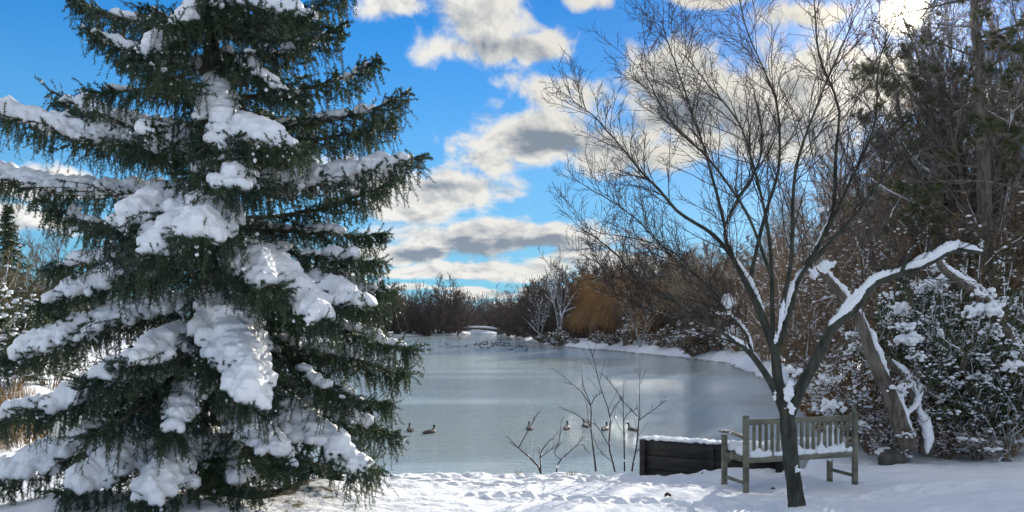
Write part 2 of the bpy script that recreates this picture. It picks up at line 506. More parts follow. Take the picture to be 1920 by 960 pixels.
def build_ground():
    X = axis(-6.6, 8.2, .045, 1.05, -2500, 2500); Y = axis(8.6, 13.4, .035, 1.04, -300, 3500)
    gx, gy = np.meshgrid(X, Y)
    z = ground_h(gx, gy)
    p = np.stack([gx, gy, gx * 0], -1)
    near = np.exp(-np.clip(np.abs(gy - 11) - 3, 0, 99) / 8)
    # trodden, lumpy snow: soft swells, footfall pits and crumbs
    up = np.clip((z - WZ - .15) / .3, 0, 1)
    lump = .05 * fbm(p * np.array([1.2, 2.4, 1]), 4, 21) + .035 * fbm(p * 4.5, 3, 31) + .018 * fbm(p * 13, 2, 41)
    edge = np.exp(-((gy - 12.0) / .35) ** 2) * (gx < 3) * (gx > -3)
    lump = lump + edge * .07 * (vnoise(p * 9, 51) - .4)
    z = z + lump * up * near * 1.5
    rng = np.random.default_rng(3)
    for k in range(70):                                # a few wandering lines of footprints
        t = k / 70
        if k < 34: fx, fy = -2.6 + 7.6 * (k / 34), 11.45 + .25 * sin(k * .5) + (.09 if k % 2 else -.09)
        elif k < 52: fx, fy = 2.0 + 4.5 * ((k - 34) / 18), 9.7 + .9 * ((k - 34) / 18) + (.09 if k % 2 else -.09)
        else: fx, fy = -.5 + 3.4 * ((k - 52) / 18), 10.4 - .7 * ((k - 52) / 18) + (.09 if k % 2 else -.09)
        r = np.hypot((gx - fx) / .15, (gy - fy) / .10)
        z = z - .055 * np.exp(-r ** 4) + .018 * np.exp(-((r - 1.35) / .3) ** 2)
    for (bx, by, br, bh) in ((-2.45, 10.0, .5, .22), (-1.9, 10.4, .35, .12), (-4.9, 9.2, .9, .22), (-3.6, 9.0, .7, .16), (3.35, 9.3, .28, .10), (5.15, 10.4, .5, .08), (3.25, 11.95, .42, .13), (3.95, 11.85, .45, .13)):
        z = z + bh * np.exp(-(((gx - bx) / br) ** 2 + ((gy - by) / br) ** 2))
    ny, nx = gx.shape
    idx = np.arange(nx * ny).reshape(ny, nx)
    f = np.stack([idx[:-1, :-1], idx[:-1, 1:], idx[1:, 1:], idx[1:, :-1]], -1).reshape(-1, 4)
    mb = MB(); mb.add(np.stack([gx, gy, z], -1).reshape(-1, 3), f)
    tag(mb.build('ground', GROUNDM), 'snow covered ground sloping down to the pond, trodden in the foreground', 'ground', kind='structure')
    wb = MB(); wb.add([(-60, 11, WZ), (30, 11, WZ), (30, 200, WZ), (-60, 200, WZ)], [[0, 1, 2, 3]])
    tag(wb.build('water', WATERM, smooth=False), 'calm pale blue pond water with fine ripples', 'water', kind='structure')


build_ground()


def snow_pillow(name, C, S, voxel, parent, sub=1, rough=.15, smooth=2, material=None):
    mb = MB(); blobs(mb, C, S, sub, rough)
    return remesh(mb.build(name, material or SNOWB, parent), voxel, smooth)


# ------------------------------------------------------------------ bench
def build_bench():
    PL = np.array([3.12, 10.72]); ang = radians(17.5)
    LEN, DEP = 1.76, .52
    t = empty('garden_bench', (PL[0], PL[1], 0), 'weathered green wooden bench with snow on its seat, facing the pond', 'bench', rz=ang)
    b = .066
    zb = -.22
    def part(name, items, bev=.006):
        mb = MB()
        for c, d in items: mb.box(c, d)
        return mb.build(name, BENCHW, t, smooth=False, bevel=bev)
    # local x along the bench, y forward (to the pond)
    for x in (0, LEN): part('back_post', [((x, 0, (zb + .925) / 2), (b, .062, .925 - zb))])
    for x in (0, LEN): part('front_leg', [((x, DEP, (zb + .60) / 2), (b, .062, .60 - zb))])
    part('top_rail', [((LEN / 2, 0, .835), (LEN - b - .004, .045, .075))])
    part('back_rail', [((LEN / 2, 0, .325), (LEN - b - .004, .045, .075))])
    for k in range(17):
        x = b / 2 + (LEN - b) * (k + 1) / 18 - .0
        part('back_slat', [((x, .002, .58), (.042, .020, .43))], .003)
    for x in (0, LEN):
        mb = MB()
        # scrolled arm: a shallow S along its length
        n = 9; ys = np.linspace(.035, DEP + .075, n); zs = .625 + .028 * np.sin(np.linspace(0, 2.6, n)); th = .036
        V = []
        for y, z in zip(ys, zs):
            for sx, sz in ((-.038, -th / 2), (.038, -th / 2), (.038, th / 2), (-.038, th / 2)): V.append((x + sx, y, z + sz))
        fs = [[i * 4 + j, i * 4 + (j + 1) % 4, (i + 1) * 4 + (j + 1) % 4, (i + 1) * 4 + j] for i in range(n - 1) for j in range(4)]
        mb.add(V, fs); mb.add(V[:4] + V[-4:], [[3, 2, 1, 0], [4, 5, 6, 7]])
        mb.build('armrest', BENCHW, t, smooth=False, bevel=.008)
        part('side_rail', [((x, DEP / 2, .33), (.04, DEP - .064, .07))])
        part('bottom_stretcher', [((x, DEP / 2, .02), (.036, DEP - .064, .045))])
    part('front_rail', [((LEN / 2, DEP, .335), (LEN - b - .004, .04, .07))])
    for xx in (.13, LEN - .13): # brackets under the seat, near the legs
        mb = MB(); V = [(xx - .1, DEP - .02, .30), (xx + .1, DEP - .02, .30), (xx - .1 if xx < 1 else xx + .1, DEP - .02, .20)]
        V = V + [(a, c + .03, e) for a, c, e in V]
        mb.add(V, [[0, 1, 2], [5, 4, 3]]); mb.add(V, [[0, 3, 4, 1], [1, 4, 5, 2], [2, 5, 3, 0]]); mb.build('bracket', BENCHW, t, smooth=False)
    for k in range(6):
        part('seat_slat', [((LEN / 2, .055 + k * .082, .383), (LEN - b, .062, .022))], .003)
    rng = np.random.default_rng(5)
    C, S = [], []
    for i in range(230):
        x = rng.uniform(.06, LEN - .06); y = rng.uniform(.06, DEP - .02)
        h = .068 + .05 * float(vnoise(np.array([x * 5, y * 5, 1.]))) + .05 * math.exp(-((y - .06) / .09) ** 2) * (.5 + .8 * sin(x * 9) ** 2)
        if y < .16: h += .17 * math.exp(-((x - LEN * .82) / .16) ** 2)
        C.append((x, y, .392 + h * .35)); S.append((.075, .06, h))
    o = snow_pillow('seat_snow', C, np.array(S), .013, t, rough=.1, smooth=3, material=SNOW)
    C, S = [], []
    for i in range(190):                    # drift pressed through the slats onto the back rail
        x = rng.uniform(.05, LEN - .05); h = .030 + .075 * float(vnoise(np.array([x * 11, 3., 1.]))) * rng.uniform(.4, 1)
        C.append((x, rng.uniform(-.016, .03), .362 + h * .7)); S.append((.034, .022, h))
    snow_pillow('rail_snow', C, np.array(S), .010, t, rough=.15, smooth=1, material=SNOW)
    C, S = [], []
    for i in range(30):
        C.append((rng.uniform(-.02, .02), rng.uniform(.3, DEP + .02), .655)); S.append((.028, .04, .018))
    snow_pillow('arm_snow', C, np.array(S), .01, t, material=SNOW)


build_bench()


# ------------------------------------------------------------------ dark timber wall beside the bench
def build_wall():
    A = at(1205, 0, 12.97)[:2]; B = at(1470, 0, 11.95)[:2]
    L = float(np.linalg.norm(B - A)); rz = math.atan2(B[1] - A[1], B[0] - A[0])
    t = empty('timber_wall', (A[0], A[1], 0), 'low black timber wall at the water edge left of the bench, topped with snow', 'low wall', rz=rz)
    for k in range(3):
        mb = MB(); mb.box((L / 2, 0, -.42 + .235 * k + .115), (L, .20, .228)); mb.build('plank', DARKW, t, smooth=False, bevel=.01)
    for x in (.045, L * .52, L - .05):
        mb = MB(); mb.box((x, -.135, -.10), (.09, .066, .80)); mb.build('post', DARKW, t, smooth=False, bevel=.01)
    rng = np.random.default_rng(8)
    C = np.stack([rng.uniform(.02, L - .02, 160), rng.uniform(-.11, .09, 160), np.full(160, .30) + rng.uniform(0, .03, 160)], -1)
    snow_pillow('snow_cap', C, np.stack([rng.uniform(.05, .1, 160), rng.uniform(.04, .06, 160), rng.uniform(.02, .038, 160)], -1), .015, t, material=SNOW)


build_wall()

# ------------------------------------------------------------------ the big spruce
TR = at(400, 600, 10.2)[:2]


def bez(a, b, c, n):
    t = np.linspace(0, 1, n)[:, None]
    return a * (1 - t) ** 2 + b * 2 * t * (1 - t) + c * t * t


def bough(root, A, E, snow, rng, voxel=.024, droop=.12, twigs=1.0, up=.10):
    """one spruce bough from A on the trunk to its tip E: wood, with needled sprays and its load of snow as children"""
    L = float(np.linalg.norm(E - A)); n = 14
    mid = A * .45 + E * .55 + np.array([0, 0, .10 * L * (1 if E[2] < A[2] else -.6)])
    P = bez(A, mid, E, n)
    t = np.linspace(0, 1, n)
    P[:, 2] += up * np.clip((t - .75) / .25, 0, 1) ** 2 - droop * .35 * np.sin(np.clip(t / .8, 0, 1) * pi)
    P += rng.normal(size=(n, 3)) * .012 * t[:, None]
    R = taper(np.array([.014 + .012 * L]), n, .15)[0]
    mb = MB(); tubes(mb, P, R, 6)
    # side branchlets, both sides, nearly level
    m = max(6, int(L / .075)); tt = np.linspace(.10, .97, m) + rng.uniform(-.01, .01, m)
    q = tt * (n - 1); i = np.clip(q.astype(int), 0, n - 2); fr = (q - i)[:, None]
    S = P[i] * (1 - fr) + P[i + 1] * fr; tan = unit(P[i + 1] - P[i])
    side = unit(np.cross(tan, [0, 0, 1.])) * np.where(np.arange(m) % 2, 1, -1)[:, None]
    ang = rng.uniform(.75, 1.1, m)[:, None]
    D = tan * np.cos(ang) + side * np.sin(ang); D[:, 2] += rng.uniform(-.18, .08, m)
    bl = (.10 + .62 * np.clip(L / 2.2, .5, 1.1) * np.sin(np.clip((1.04 - tt) * 1.25, 0, 1) * pi / 2) * (.55 + .45 * np.clip(tt * 3, 0, 1))) * rng.uniform(.7, 1.15, m)
    B = grow(S, D, bl, 7, .05, .05, (0, 0, -1), rng)
    BR = taper(.004 + .009 * bl, 7, .3)
    tubes(mb, B, BR, 3)
    # hanging curtains of twigs
    k = 9
    s2, d2, l2, r2 = spawn(B, BR, k, .12, 1.0, .9, 1.0, rng, shrink=.3)
    hang = rng.random(len(s2)) < .50
    d2 = unit(d2); d2[hang] = unit(d2[hang] * .35 + np.array([0, 0, -1.1])); d2[~hang, 2] = d2[~hang, 2] * .5 + rng.uniform(-.1, .55, (~hang).sum())
    l2 = np.where(hang, rng.uniform(.12, .36, len(s2)) * (0.7 + .3 * L / 2), rng.uniform(.09, .22, len(s2)))
    l2 = l2 * (.45 + 1.15 * vnoise(s2 * 3.5, 14)); H = grow(s2, d2, l2, 5, .10, .10, (0, 0, -1), rng)
    s3, d3, l3, r3 = spawn(P[None], R[None], int(L / .06), .05, 1.0, 1.0, .1, rng)
    d3[:, 2] = -np.abs(d3[:, 2]) - .6; l3 = rng.uniform(.12, .30, len(s3))
    l3 = l3 * 1.35 * (.4 + 1.2 * vnoise(s3 * 3.5, 15)); H3 = grow(s3, d3, l3, 5, .10, .05, (0, 0, -1), rng)
    H = np.concatenate([H, H3])
    tubes(mb, H, taper(np.full(len(H), .0035), 5, .5), 3, cap=False)
    w = mb.build('bough', SPBARK, root)
    nb = MB()
    needles(nb, H, int(50 * twigs), .040, .0100, .95, rng=rng)
    needles(nb, B, int(70 * twigs), .036, .0095, .95, rng=rng)
    tipP = P[None, -5:]
    s4, d4, l4, _ = spawn(tipP, R[None, -5:], 9, .2, 1.0, .75, .5, rng, flat=.3)
    T4 = grow(s4, d4, np.clip(l4, .06, .22), 5, .05, .12, (0, 0, 1), rng)
    needles(nb, np.concatenate([T4]), int(60 * twigs), .030, .008, .9, rng=rng)
    needles(nb, tipP, 240, .030, .008, .9, rng=rng)
    nb.build('needles', NEEDLE, w, smooth=False)
    # snow load
    if snow > 0:
        C, SS = [], []
        c = int(L / .05)
        ts = rng.uniform(.12 if snow < 1.2 else .18, .84 if snow < 2.1 else .92, c); q = ts * (n - 1); i = np.clip(q.astype(int), 0, n - 2); fr = (q - i)[:, None]
        p = P[i] * (1 - fr) + P[i + 1] * fr
        keep = vnoise(p * 3.0, int(rng.integers(999))) < (.28 + .40 * snow)
        wdt = (.055 + .07 * snow * np.sin(np.clip(ts, 0, 1) * pi)) * rng.uniform(.8, 1.2, c)
        hh = (.035 + .05 * snow) * rng.uniform(.8, 1.25, c)
        C.append((p + np.stack([rng.normal(0, .02, c), rng.normal(0, .02, c), hh * .6 + .01], -1))[keep]); SS.append(np.stack([wdt, wdt, hh], -1)[keep])
        cov = np.clip(.16 + .21 * snow, 0, .60)
        for f in np.linspace(.06, cov, 13 if snow > .8 else 7):
            q = f * 6; i = min(int(q), 5); fr = q - i
            p = B[:, i] * (1 - fr) + B[:, i + 1] * fr
            keep = (vnoise(p * 3.2, 5) < (.18 + .36 * snow)) & (tt < .93)
            r = (.024 + .024 * snow) * (1 - f * .35) * rng.uniform(.55, 1.45, len(p)); h2 = r * (.75 + .2 * snow)
            C.append((p + np.stack([0 * r, 0 * r, h2 * .55], -1))[keep]); SS.append(np.stack([r * 1.1, r * 1.1, h2], -1)[keep])
        C = np.concatenate(C); SS = np.concatenate(SS)
        mb = MB()
        if len(C): blobs(mb, C, SS, 1, .22, rng=rng)
        # loose crumbs caught on the hanging twigs
        j = rng.integers(0, len(H), int(120 * snow + 60)); p = H[j, rng.integers(0, 4, len(j))]; j = vnoise(p * 4.5, 8) > .60; p = p[j]; r = rng.uniform(.007, .024, len(p))
        blobs(mb, p, np.stack([r * 1.3, r * .8, r * 1.2], -1), 1, .6, rng=rng)
        sn = mb.build('snow_load', SNOWB, w)
        remesh(sn, voxel * .8, 2, .030); sn['kind'] = 'stuff'
    return w


def spruce():
    rng = np.random.default_rng(11)
    root = empty('spruce_tree', (0, 0, 0), 'tall spruce with drooping boughs under heavy snow, filling the left of the view', 'tree')
    z0 = gz(*TR)
    n = 24; zs = np.linspace(z0 - .1, 11.5, n)
    P = np.stack([TR[0] + .03 * np.sin(zs), TR[1] + .03 * np.cos(zs * .7), zs], -1)
    R = .165 * (1 - np.linspace(0, 1, n) * .86); R[0] *= 1.35; R[1] *= 1.08
    mb = MB(); tubes(mb, P, R, 14, rough=.10); mb.build('trunk', SPBARK, root)
    TD = 10.2
    def A(py, side=0):
        return np.array([TR[0] + side * .1, TR[1], at(400, py, TD)[2]])
    # (py on the trunk, tip px, tip py, tip depth offset, snow, droop)
    hero = [
        (60, 655, -10, .2, .6, .05), (185, 708, 125, .1, .5, .10), (120, 640, 60, -.5, .7, .10), (232, 760, 192, .0, .55, .16), (262, 742, 235, .35, .25, .12), (345, 787, 305, -.1, 1.9, .10),
        (410, 735, 350, .6, .4, .16), (430, 722, 455, .1, .5, .14), (470, 712, 505, -.6, .9, .12), (510, 735, 560, -.3, 1.3, .14), (520, 702, 590, -1.1, 2.0, .05),
        (560, 772, 668, -.2, .9, .16), (620, 765, 712, .1, .7, .14), (700, 732, 772, .3, .6, .1), (720, 742, 830, -.3, 1.0, .10), (700, 705, 905, -1.1, 1.9, .08), (800, 640, 900, .6, .5, .1),
        (60, 140, 5, .2, .8, .12), (130, 165, 70, -.4, 1.0, .10), (250, 112, 190, .3, 1.2, .12), (280, -70, 190, -.2, 1.7, .14), (300, 275, 255, -1.3, 1.9, .10),
        (360, -60, 320, .2, 1.6, .12), (430, 85, 395, -.2, 1.0, .14), (360, 200, 440, -1.7, 2.0, .05), (385, 372, 470, -2.35, 2.6, .02), (390, 285, 500, -2.3, 2.2, .04), (470, 70, 590, -.6, 1.9, .10),
        (560, 5, 690, -.9, 2.1, .08), (620, 235, 700, -1.9, 1.9, .06), (670, 60, 790, -1.4, 1.9, .08), (690, 170, 730, -1.9, 1.8, .06), (740, -60, 800, -.3, 1.3, .1),
        (445, 612, 625, -1.7, 2.6, .02), (430, 520, 560, -1.9, 1.8, .04), (520, 480, 790, -2.0, 2.7, .0), (245, 540, 290, -1.9, 1.7, .04), (300, 450, 375, -2.0, 1.6, .04), (130, 425, 320, -1.5, 1.3, .04),
        (40, 250, 120, -1.3, 1.2, .06), (20, 330, 60, -1.4, 1.1, .05), (10, 590, 45, -.9, 1.2, .06), (90, 560, 200, -1.1, .8, .06),
        (640, 318, 835, -1.7, 1.5, .05), (740, 548, 895, -1.6, 1.6, .05), (760, -40, 930, -.9, 2.2, .05), (790, 120, 945, -1.7, 2.5, .04), (800, 270, 965, -2.0, 2.3, .04), (770, 205, 870, -1.2, 1.6, .05),
        (810, 460, 940, -1.4, 1.4, .05), (600, 655, 770, -.9, .5, .1)]
    for (py, tx, ty, dy, sn, dr) in hero:
        bough(root, A(py), at(tx, ty, TD + dy), sn, rng, voxel=.017 if dy < -.5 else .02, droop=dr)
    # the rest of the crown, whorl after whorl; light gaps remain between the tiers
    k = 0; z = .55
    while z < 6.6 and k < 40:
        az = k * 2.39996 + rng.uniform(-.3, .3)
        if sin(az) < .25 or rng.random() < .8:
            prof = np.interp(z, [.3, 1.5, 3.0, 4.2, 5.2, 6.4, 8], [2.0, 2.35, 2.1, 2.35, 2.1, 1.6, 1.2])
            Lx = prof * rng.uniform(.50, .92)
            S = np.array([TR[0], TR[1], z]); E = S + np.array([cos(az) * Lx, sin(az) * Lx, rng.uniform(-.65, .25) - .1 * (z < 4)])
            E[2] = max(E[2], .18)
            bough(root, S, E, rng.choice([.2, .4, .7, 1.1]), rng, voxel=.026, droop=.14, twigs=.8)
            k += 1
        z += .15
    # upper crown, above the picture's edge
    mb = MB(); PP = []
    for j in range(26):
        z = 6.7 + j * .18; az = j * 2.4; Lx = np.interp(z, [6.4, 11.4], [1.55, .25])
        Q = grow([[TR[0], TR[1], z]], [[cos(az), sin(az), -.05]], Lx, 8, .04, .0, rng=rng)
        tubes(mb, Q, taper(np.array([.025]), 8), 4)
        s, d, l, r = spawn(Q, taper(np.array([.02]), 8), 22, .1, 1, .9, .35, rng, flat=.5); d[:, 2] -= .5
        PP.append(grow(s, d, l, 6, .08, .08, (0, 0, -1), rng))
    PP = np.concatenate(PP); needles(mb, PP, 70, .035, .012, .9, mi=1, rng=rng)
    mb.build('crown_top', [SPBARK, NEEDLE], root, smooth=False)
    # dead lower wood round the stem
    s = np.stack([np.full(60, TR[0]), np.full(60, TR[1]), rng.uniform(.25, 3.2, 60)], -1); a = rng.uniform(0, 2 * pi, 60)
    Q = grow(s, np.stack([np.cos(a), np.sin(a), rng.uniform(-.5, .1, 60)], -1), rng.uniform(.6, 1.5, 60), 9, .10, .0, rng=rng)
    mb = MB(); QR = taper(np.full(60, .011), 9, .2); tubes(mb, Q, QR, 4)
    s, d, l, r = spawn(Q, QR, 9, .2, 1, .8, .35, rng, rf=.6); Q2 = grow(s, d, l, 6, .12, .03, (0, 0, -1), rng); tubes(mb, Q2, taper(r, 6, .4), 3)
    mb.build('dead_branches', SPBARK, root)


spruce()


# ------------------------------------------------------------------ the young bare tree in front of the bench
def smooth_path(pts, n):
    """Catmull-Rom through traced joints"""
    P = np.array(pts, float); m = len(P); Q = np.vstack([2 * P[0] - P[1], P, 2 * P[-1] - P[-2]])
    out = []
    for t in np.linspace(0, m - 1.0001, n):
        i = int(t); f = t - i; a, b, c, d = Q[i], Q[i + 1], Q[i + 2], Q[i + 3]
        out.append(.5 * ((2 * b) + (c - a) * f + (2 * a - 5 * b + 4 * c - d) * f * f + (3 * b - a - 3 * c + d) * f ** 3))
    return np.array(out)


def snow_strip(mb, P, R, t0, t1, w, h, rng, side=(0, 0, 1), step=.02):
    """lumpy ridge of snow lying along a limb"""
    L = np.linalg.norm(np.diff(P, axis=0), axis=1).sum(); c = max(4, int(L * (t1 - t0) / step))
    t = np.linspace(t0, t1, c); q = t * (len(P) - 1); i = np.clip(q.astype(int), 0, len(P) - 2); fr = (q - i)[:, None]
    p = P[i] * (1 - fr) + P[i + 1] * fr; r = R[i] * (1 - fr[:, 0]) + R[i + 1] * fr[:, 0]
    e = np.sin(np.linspace(.12, pi - .12, c)) ** .5 * (.75 + .5 * vnoise(p * 9, 3)); e = e * rng.uniform(.9, 1.1, c)
    s = unit(np.array(side, float))
    hh = h * e
    C = p + s * (r * .7 + hh * .5)[:, None] + rng.normal(size=p.shape) * .004
    blobs(mb, C, np.stack([np.maximum(w * e, .01), np.maximum(w * e, .01), np.maximum(hh * .8, .01)], -1), 1, .12, rng=rng)


def front_tree():
    rng = np.random.default_rng(23); D0 = 9.3
    root = empty('bare_tree', (0, 0, 0), 'slender leafless tree with snow in its forks, standing in front of the bench', 'tree')
    def path(pts, d0, d1, n=22):
        m = len(pts); return smooth_path([at(x, y, d0 + (d1 - d0) * k / (m - 1)) for k, (x, y) in enumerate(pts)], n)
    px = 1 / F * D0
    trunk = path([(1497, 972), (1493, 940), (1488, 900), (1482, 855), (1478, 810), (1474, 775), (1464, 735), (1457, 700), (1454, 655)], D0, D0, 26)
    TRr = np.interp(np.linspace(0, 1, 26), [0, .05, .1, .16, .3, .55, .66, .8, 1], np.array([27, 20, 16.5, 15, 14, 14.5, 12, 10, 8]) * px)
    mb = MB(); tubes(mb, trunk, TRr, 14, rough=.13); mb.build('trunk', BARKG, root)
    limbs = [  # joints, depth start/end, start radius px, end radius px
        ([(1476, 785), (1495, 740), (1520, 693), (1547, 640), (1562, 615), (1605, 577), (1639, 534), (1692, 512), (1739, 496), (1792, 469), (1856, 478)], 9.3, 8.9, 13, 3.5),
        ([(1690, 512), (1705, 475), (1737, 440)], 9.0, 8.9, 4, 1.5),
        ([(1454, 662), (1427, 590), (1403, 537), (1390, 513), (1370, 475), (1360, 430), (1380, 380), (1405, 345), (1425, 300), (1430, 255), (1415, 170)], 9.3, 9.7, 9, 1.2),
        ([(1454, 662), (1480, 580), (1493, 533), (1513, 497), (1560, 400), (1566, 300), (1572, 200), (1535, 100), (1525, -20)], 9.3, 9.9, 8.5, 1.4),
        ([(1456, 650), (1470, 560), (1484, 480), (1490, 330), (1520, 230), (1560, 130), (1600, 40)], 9.3, 8.7, 6, 1.2),
        ([(1449, 640), (1447, 520), (1442, 440), (1420, 340), (1390, 240), (1330, 160), (1280, 100)], 9.3, 9.0, 5, 1.0),
        ([(1468, 770), (1447, 720), (1423, 683), (1397, 653), (1363, 630), (1323, 597), (1270, 565), (1200, 530), (1150, 470), (1090, 430)], 9.3, 8.9, 8, 1.0),
        ([(1432, 695), (1413, 667), (1400, 627), (1373, 597), (1350, 570), (1290, 500), (1240, 460), (1150, 440)], 9.25, 9.6, 5, 1.0),
        ([(1372, 480), (1335, 438), (1275, 400), (1235, 355), (1200, 320), (1160, 270), (1110, 215), (1075, 190)], 9.45, 9.2, 4.5, .9),
        ([(1363, 440), (1335, 330), (1305, 230), (1262, 110), (1240, 40)], 9.5, 9.9, 3.6, .9),
        ([(1403, 537), (1430, 420), (1460, 310), (1455, 190), (1405, 70), (1380, -20)], 9.4, 9.1, 4.2, .9),
        ([(1513, 497), (1580, 430), (1625, 375), (1680, 300), (1740, 240), (1760, 170)], 9.45, 9.0, 4.2, 1.0),
        ([(1493, 533), (1540, 450), (1600, 330), (1640, 230), (1650, 110), (1690, 20)], 9.4, 9.9, 4.2, 1.0),
        ([(1323, 597), (1250, 590), (1180, 560), (1120, 490)], 9.1, 8.7, 3, .9),
        ([(1400, 627), (1330, 540), (1260, 480), (1180, 400), (1100, 350)], 9.5, 10.0, 3.5, .9),
        ([(1447, 520), (1400, 400), (1330, 300), (1260, 230), (1200, 120)], 9.2, 8.8, 3.5, .9)]
    LP = []
    def strip(*a):
        q = MB(); snow_strip(q, *a); remesh(q.build('snow', SNOWB, root), .008, 1, .012)
    for j, (pts, d0, d1, r0, r1) in enumerate(limbs):
        P = path(pts, d0, d1, 24); P += rng.normal(size=P.shape) * .006 * np.linspace(0, 1, 24)[:, None]
        R = np.linspace(1, 0, 24) ** 1.35 * (r0 * .95 - r1) * px + r1 * px
        mb = MB(); tubes(mb, P, R, 8 if j < 6 else 6, rough=.06); mb.build('limb', BARKG, root)
        LP.append((P, R))
    P, R = LP[0]; strip(P, R, .36, .70, .040, .09, rng); strip(P, R, .68, .975, .042, .085, rng); strip(P, R, .42, .58, .03, .13, rng)
    P, R = LP[1]; strip(P, R, .1, .8, .010, .016, rng)
    P, R = LP[2]; strip(P, R, .10, .38, .026, .05, rng, (.8, -.4, .6)); strip(P, R, .4, .6, .014, .02, rng, (.3, -.4, .8))
    P, R = LP[3]; strip(P, R, .02, .36, .026, .055, rng, (-.8, -.5, .5)); strip(P, R, .4, .5, .016, .03, rng, (-.6, -.3, .7))
    P, R = LP[4]; strip(P, R, .03, .16, .03, .05, rng, (-.1, -.7, .6))
    P, R = LP[6]; strip(P, R, .30, .46, .018, .035, rng, (.2, -.4, .9))
    P, R = LP[7]; strip(P, R, .12, .50, .016, .03, rng, (.2, -.4, .9))
    def clump(px_, py_, d, w, h, n=40):
        c = at(px_, py_, d); q = rng.normal(size=(n, 3)) * np.array([w, .03, h]) * .42
        sn = MB(); blobs(sn, c + q, np.full((n, 3), min(w, h) * .42) * rng.uniform(.7, 1.2, (n, 1)), 1, .15, rng=rng); remesh(sn.build('snow', SNOWB, root), .009, 2)
    clump(1366, 566, 9.35, .075, .085); clump(1356, 588, 9.35, .13, .025); clump(1548, 500, 9.5, .12, .075); clump(1526, 513, 9.5, .05, .06)
    clump(1479, 735, 9.18, .055, .14, 60); clump(1484, 765, 9.16, .04, .06); clump(1453, 742, 9.2, .025, .08, 30); clump(1456, 632, 9.26, .035, .07, 30)
    clump(1538, 392, 9.5, .08, .04, 30); clump(1497, 880, 9.12, .035, .06, 20)
    # crown of fine ascending shoots
    tw = MB()
    up = np.array([0, 0, 1.0])
    for j, (P, R) in enumerate(LP):
        if j == 1: continue
        m = 27 if j else 15
        s, d, l, r = spawn(P[None], R[None], m, .30 if j not in (0,) else .55, 1.0, .68, .32, rng, rf=.5, shrink=.35, minr=.004)
        d[:, 2] += .25; A1 = grow(s, d, np.clip(l, .4, 1.15), 14, .065, .018, up, rng); R1 = taper(np.clip(r, .0035, .0065), 14, .4)
        tubes(tw, A1, R1, 4, cap=False)
        s, d, l, r = spawn(A1, R1, 8, .12, 1.0, .75, .5, rng, rf=.7, shrink=.4, minr=.0028); d[:, 2] += .12
        A2 = grow(s, d, np.clip(l, .15, .8), 8, .085, .025, up, rng); R2 = taper(np.clip(r, .003, .0045), 8, .5); tubes(tw, A2, R2, 3, cap=False)
        s, d, l, r = spawn(A2, R2, 3, .2, 1.0, .65, .5, rng, rf=.8, minr=.0024); A3 = grow(s, d, np.clip(l, .08, .35), 5, .12, .02, up, rng); tubes(tw, A3, taper(np.clip(r, .0026, .0034), 5, .6), 3, cap=False)
    tw.build('twigs', FTWIG, root)
    mb = MB(); # a little skirt of snow against the foot
    b = at(1497, 955, D0); a = rng.uniform(0, 2 * pi, 24)
    blobs(mb, np.stack([b[0] + .13 * np.cos(a), b[1] + .13 * np.sin(a), np.full(24, gz(b[0], b[1]) + .0)], -1), np.array([.09, .09, .06]), 2, .1, rng=rng)
    remesh(mb.build('foot_snow', SNOW, root), .015, 3)


front_tree()


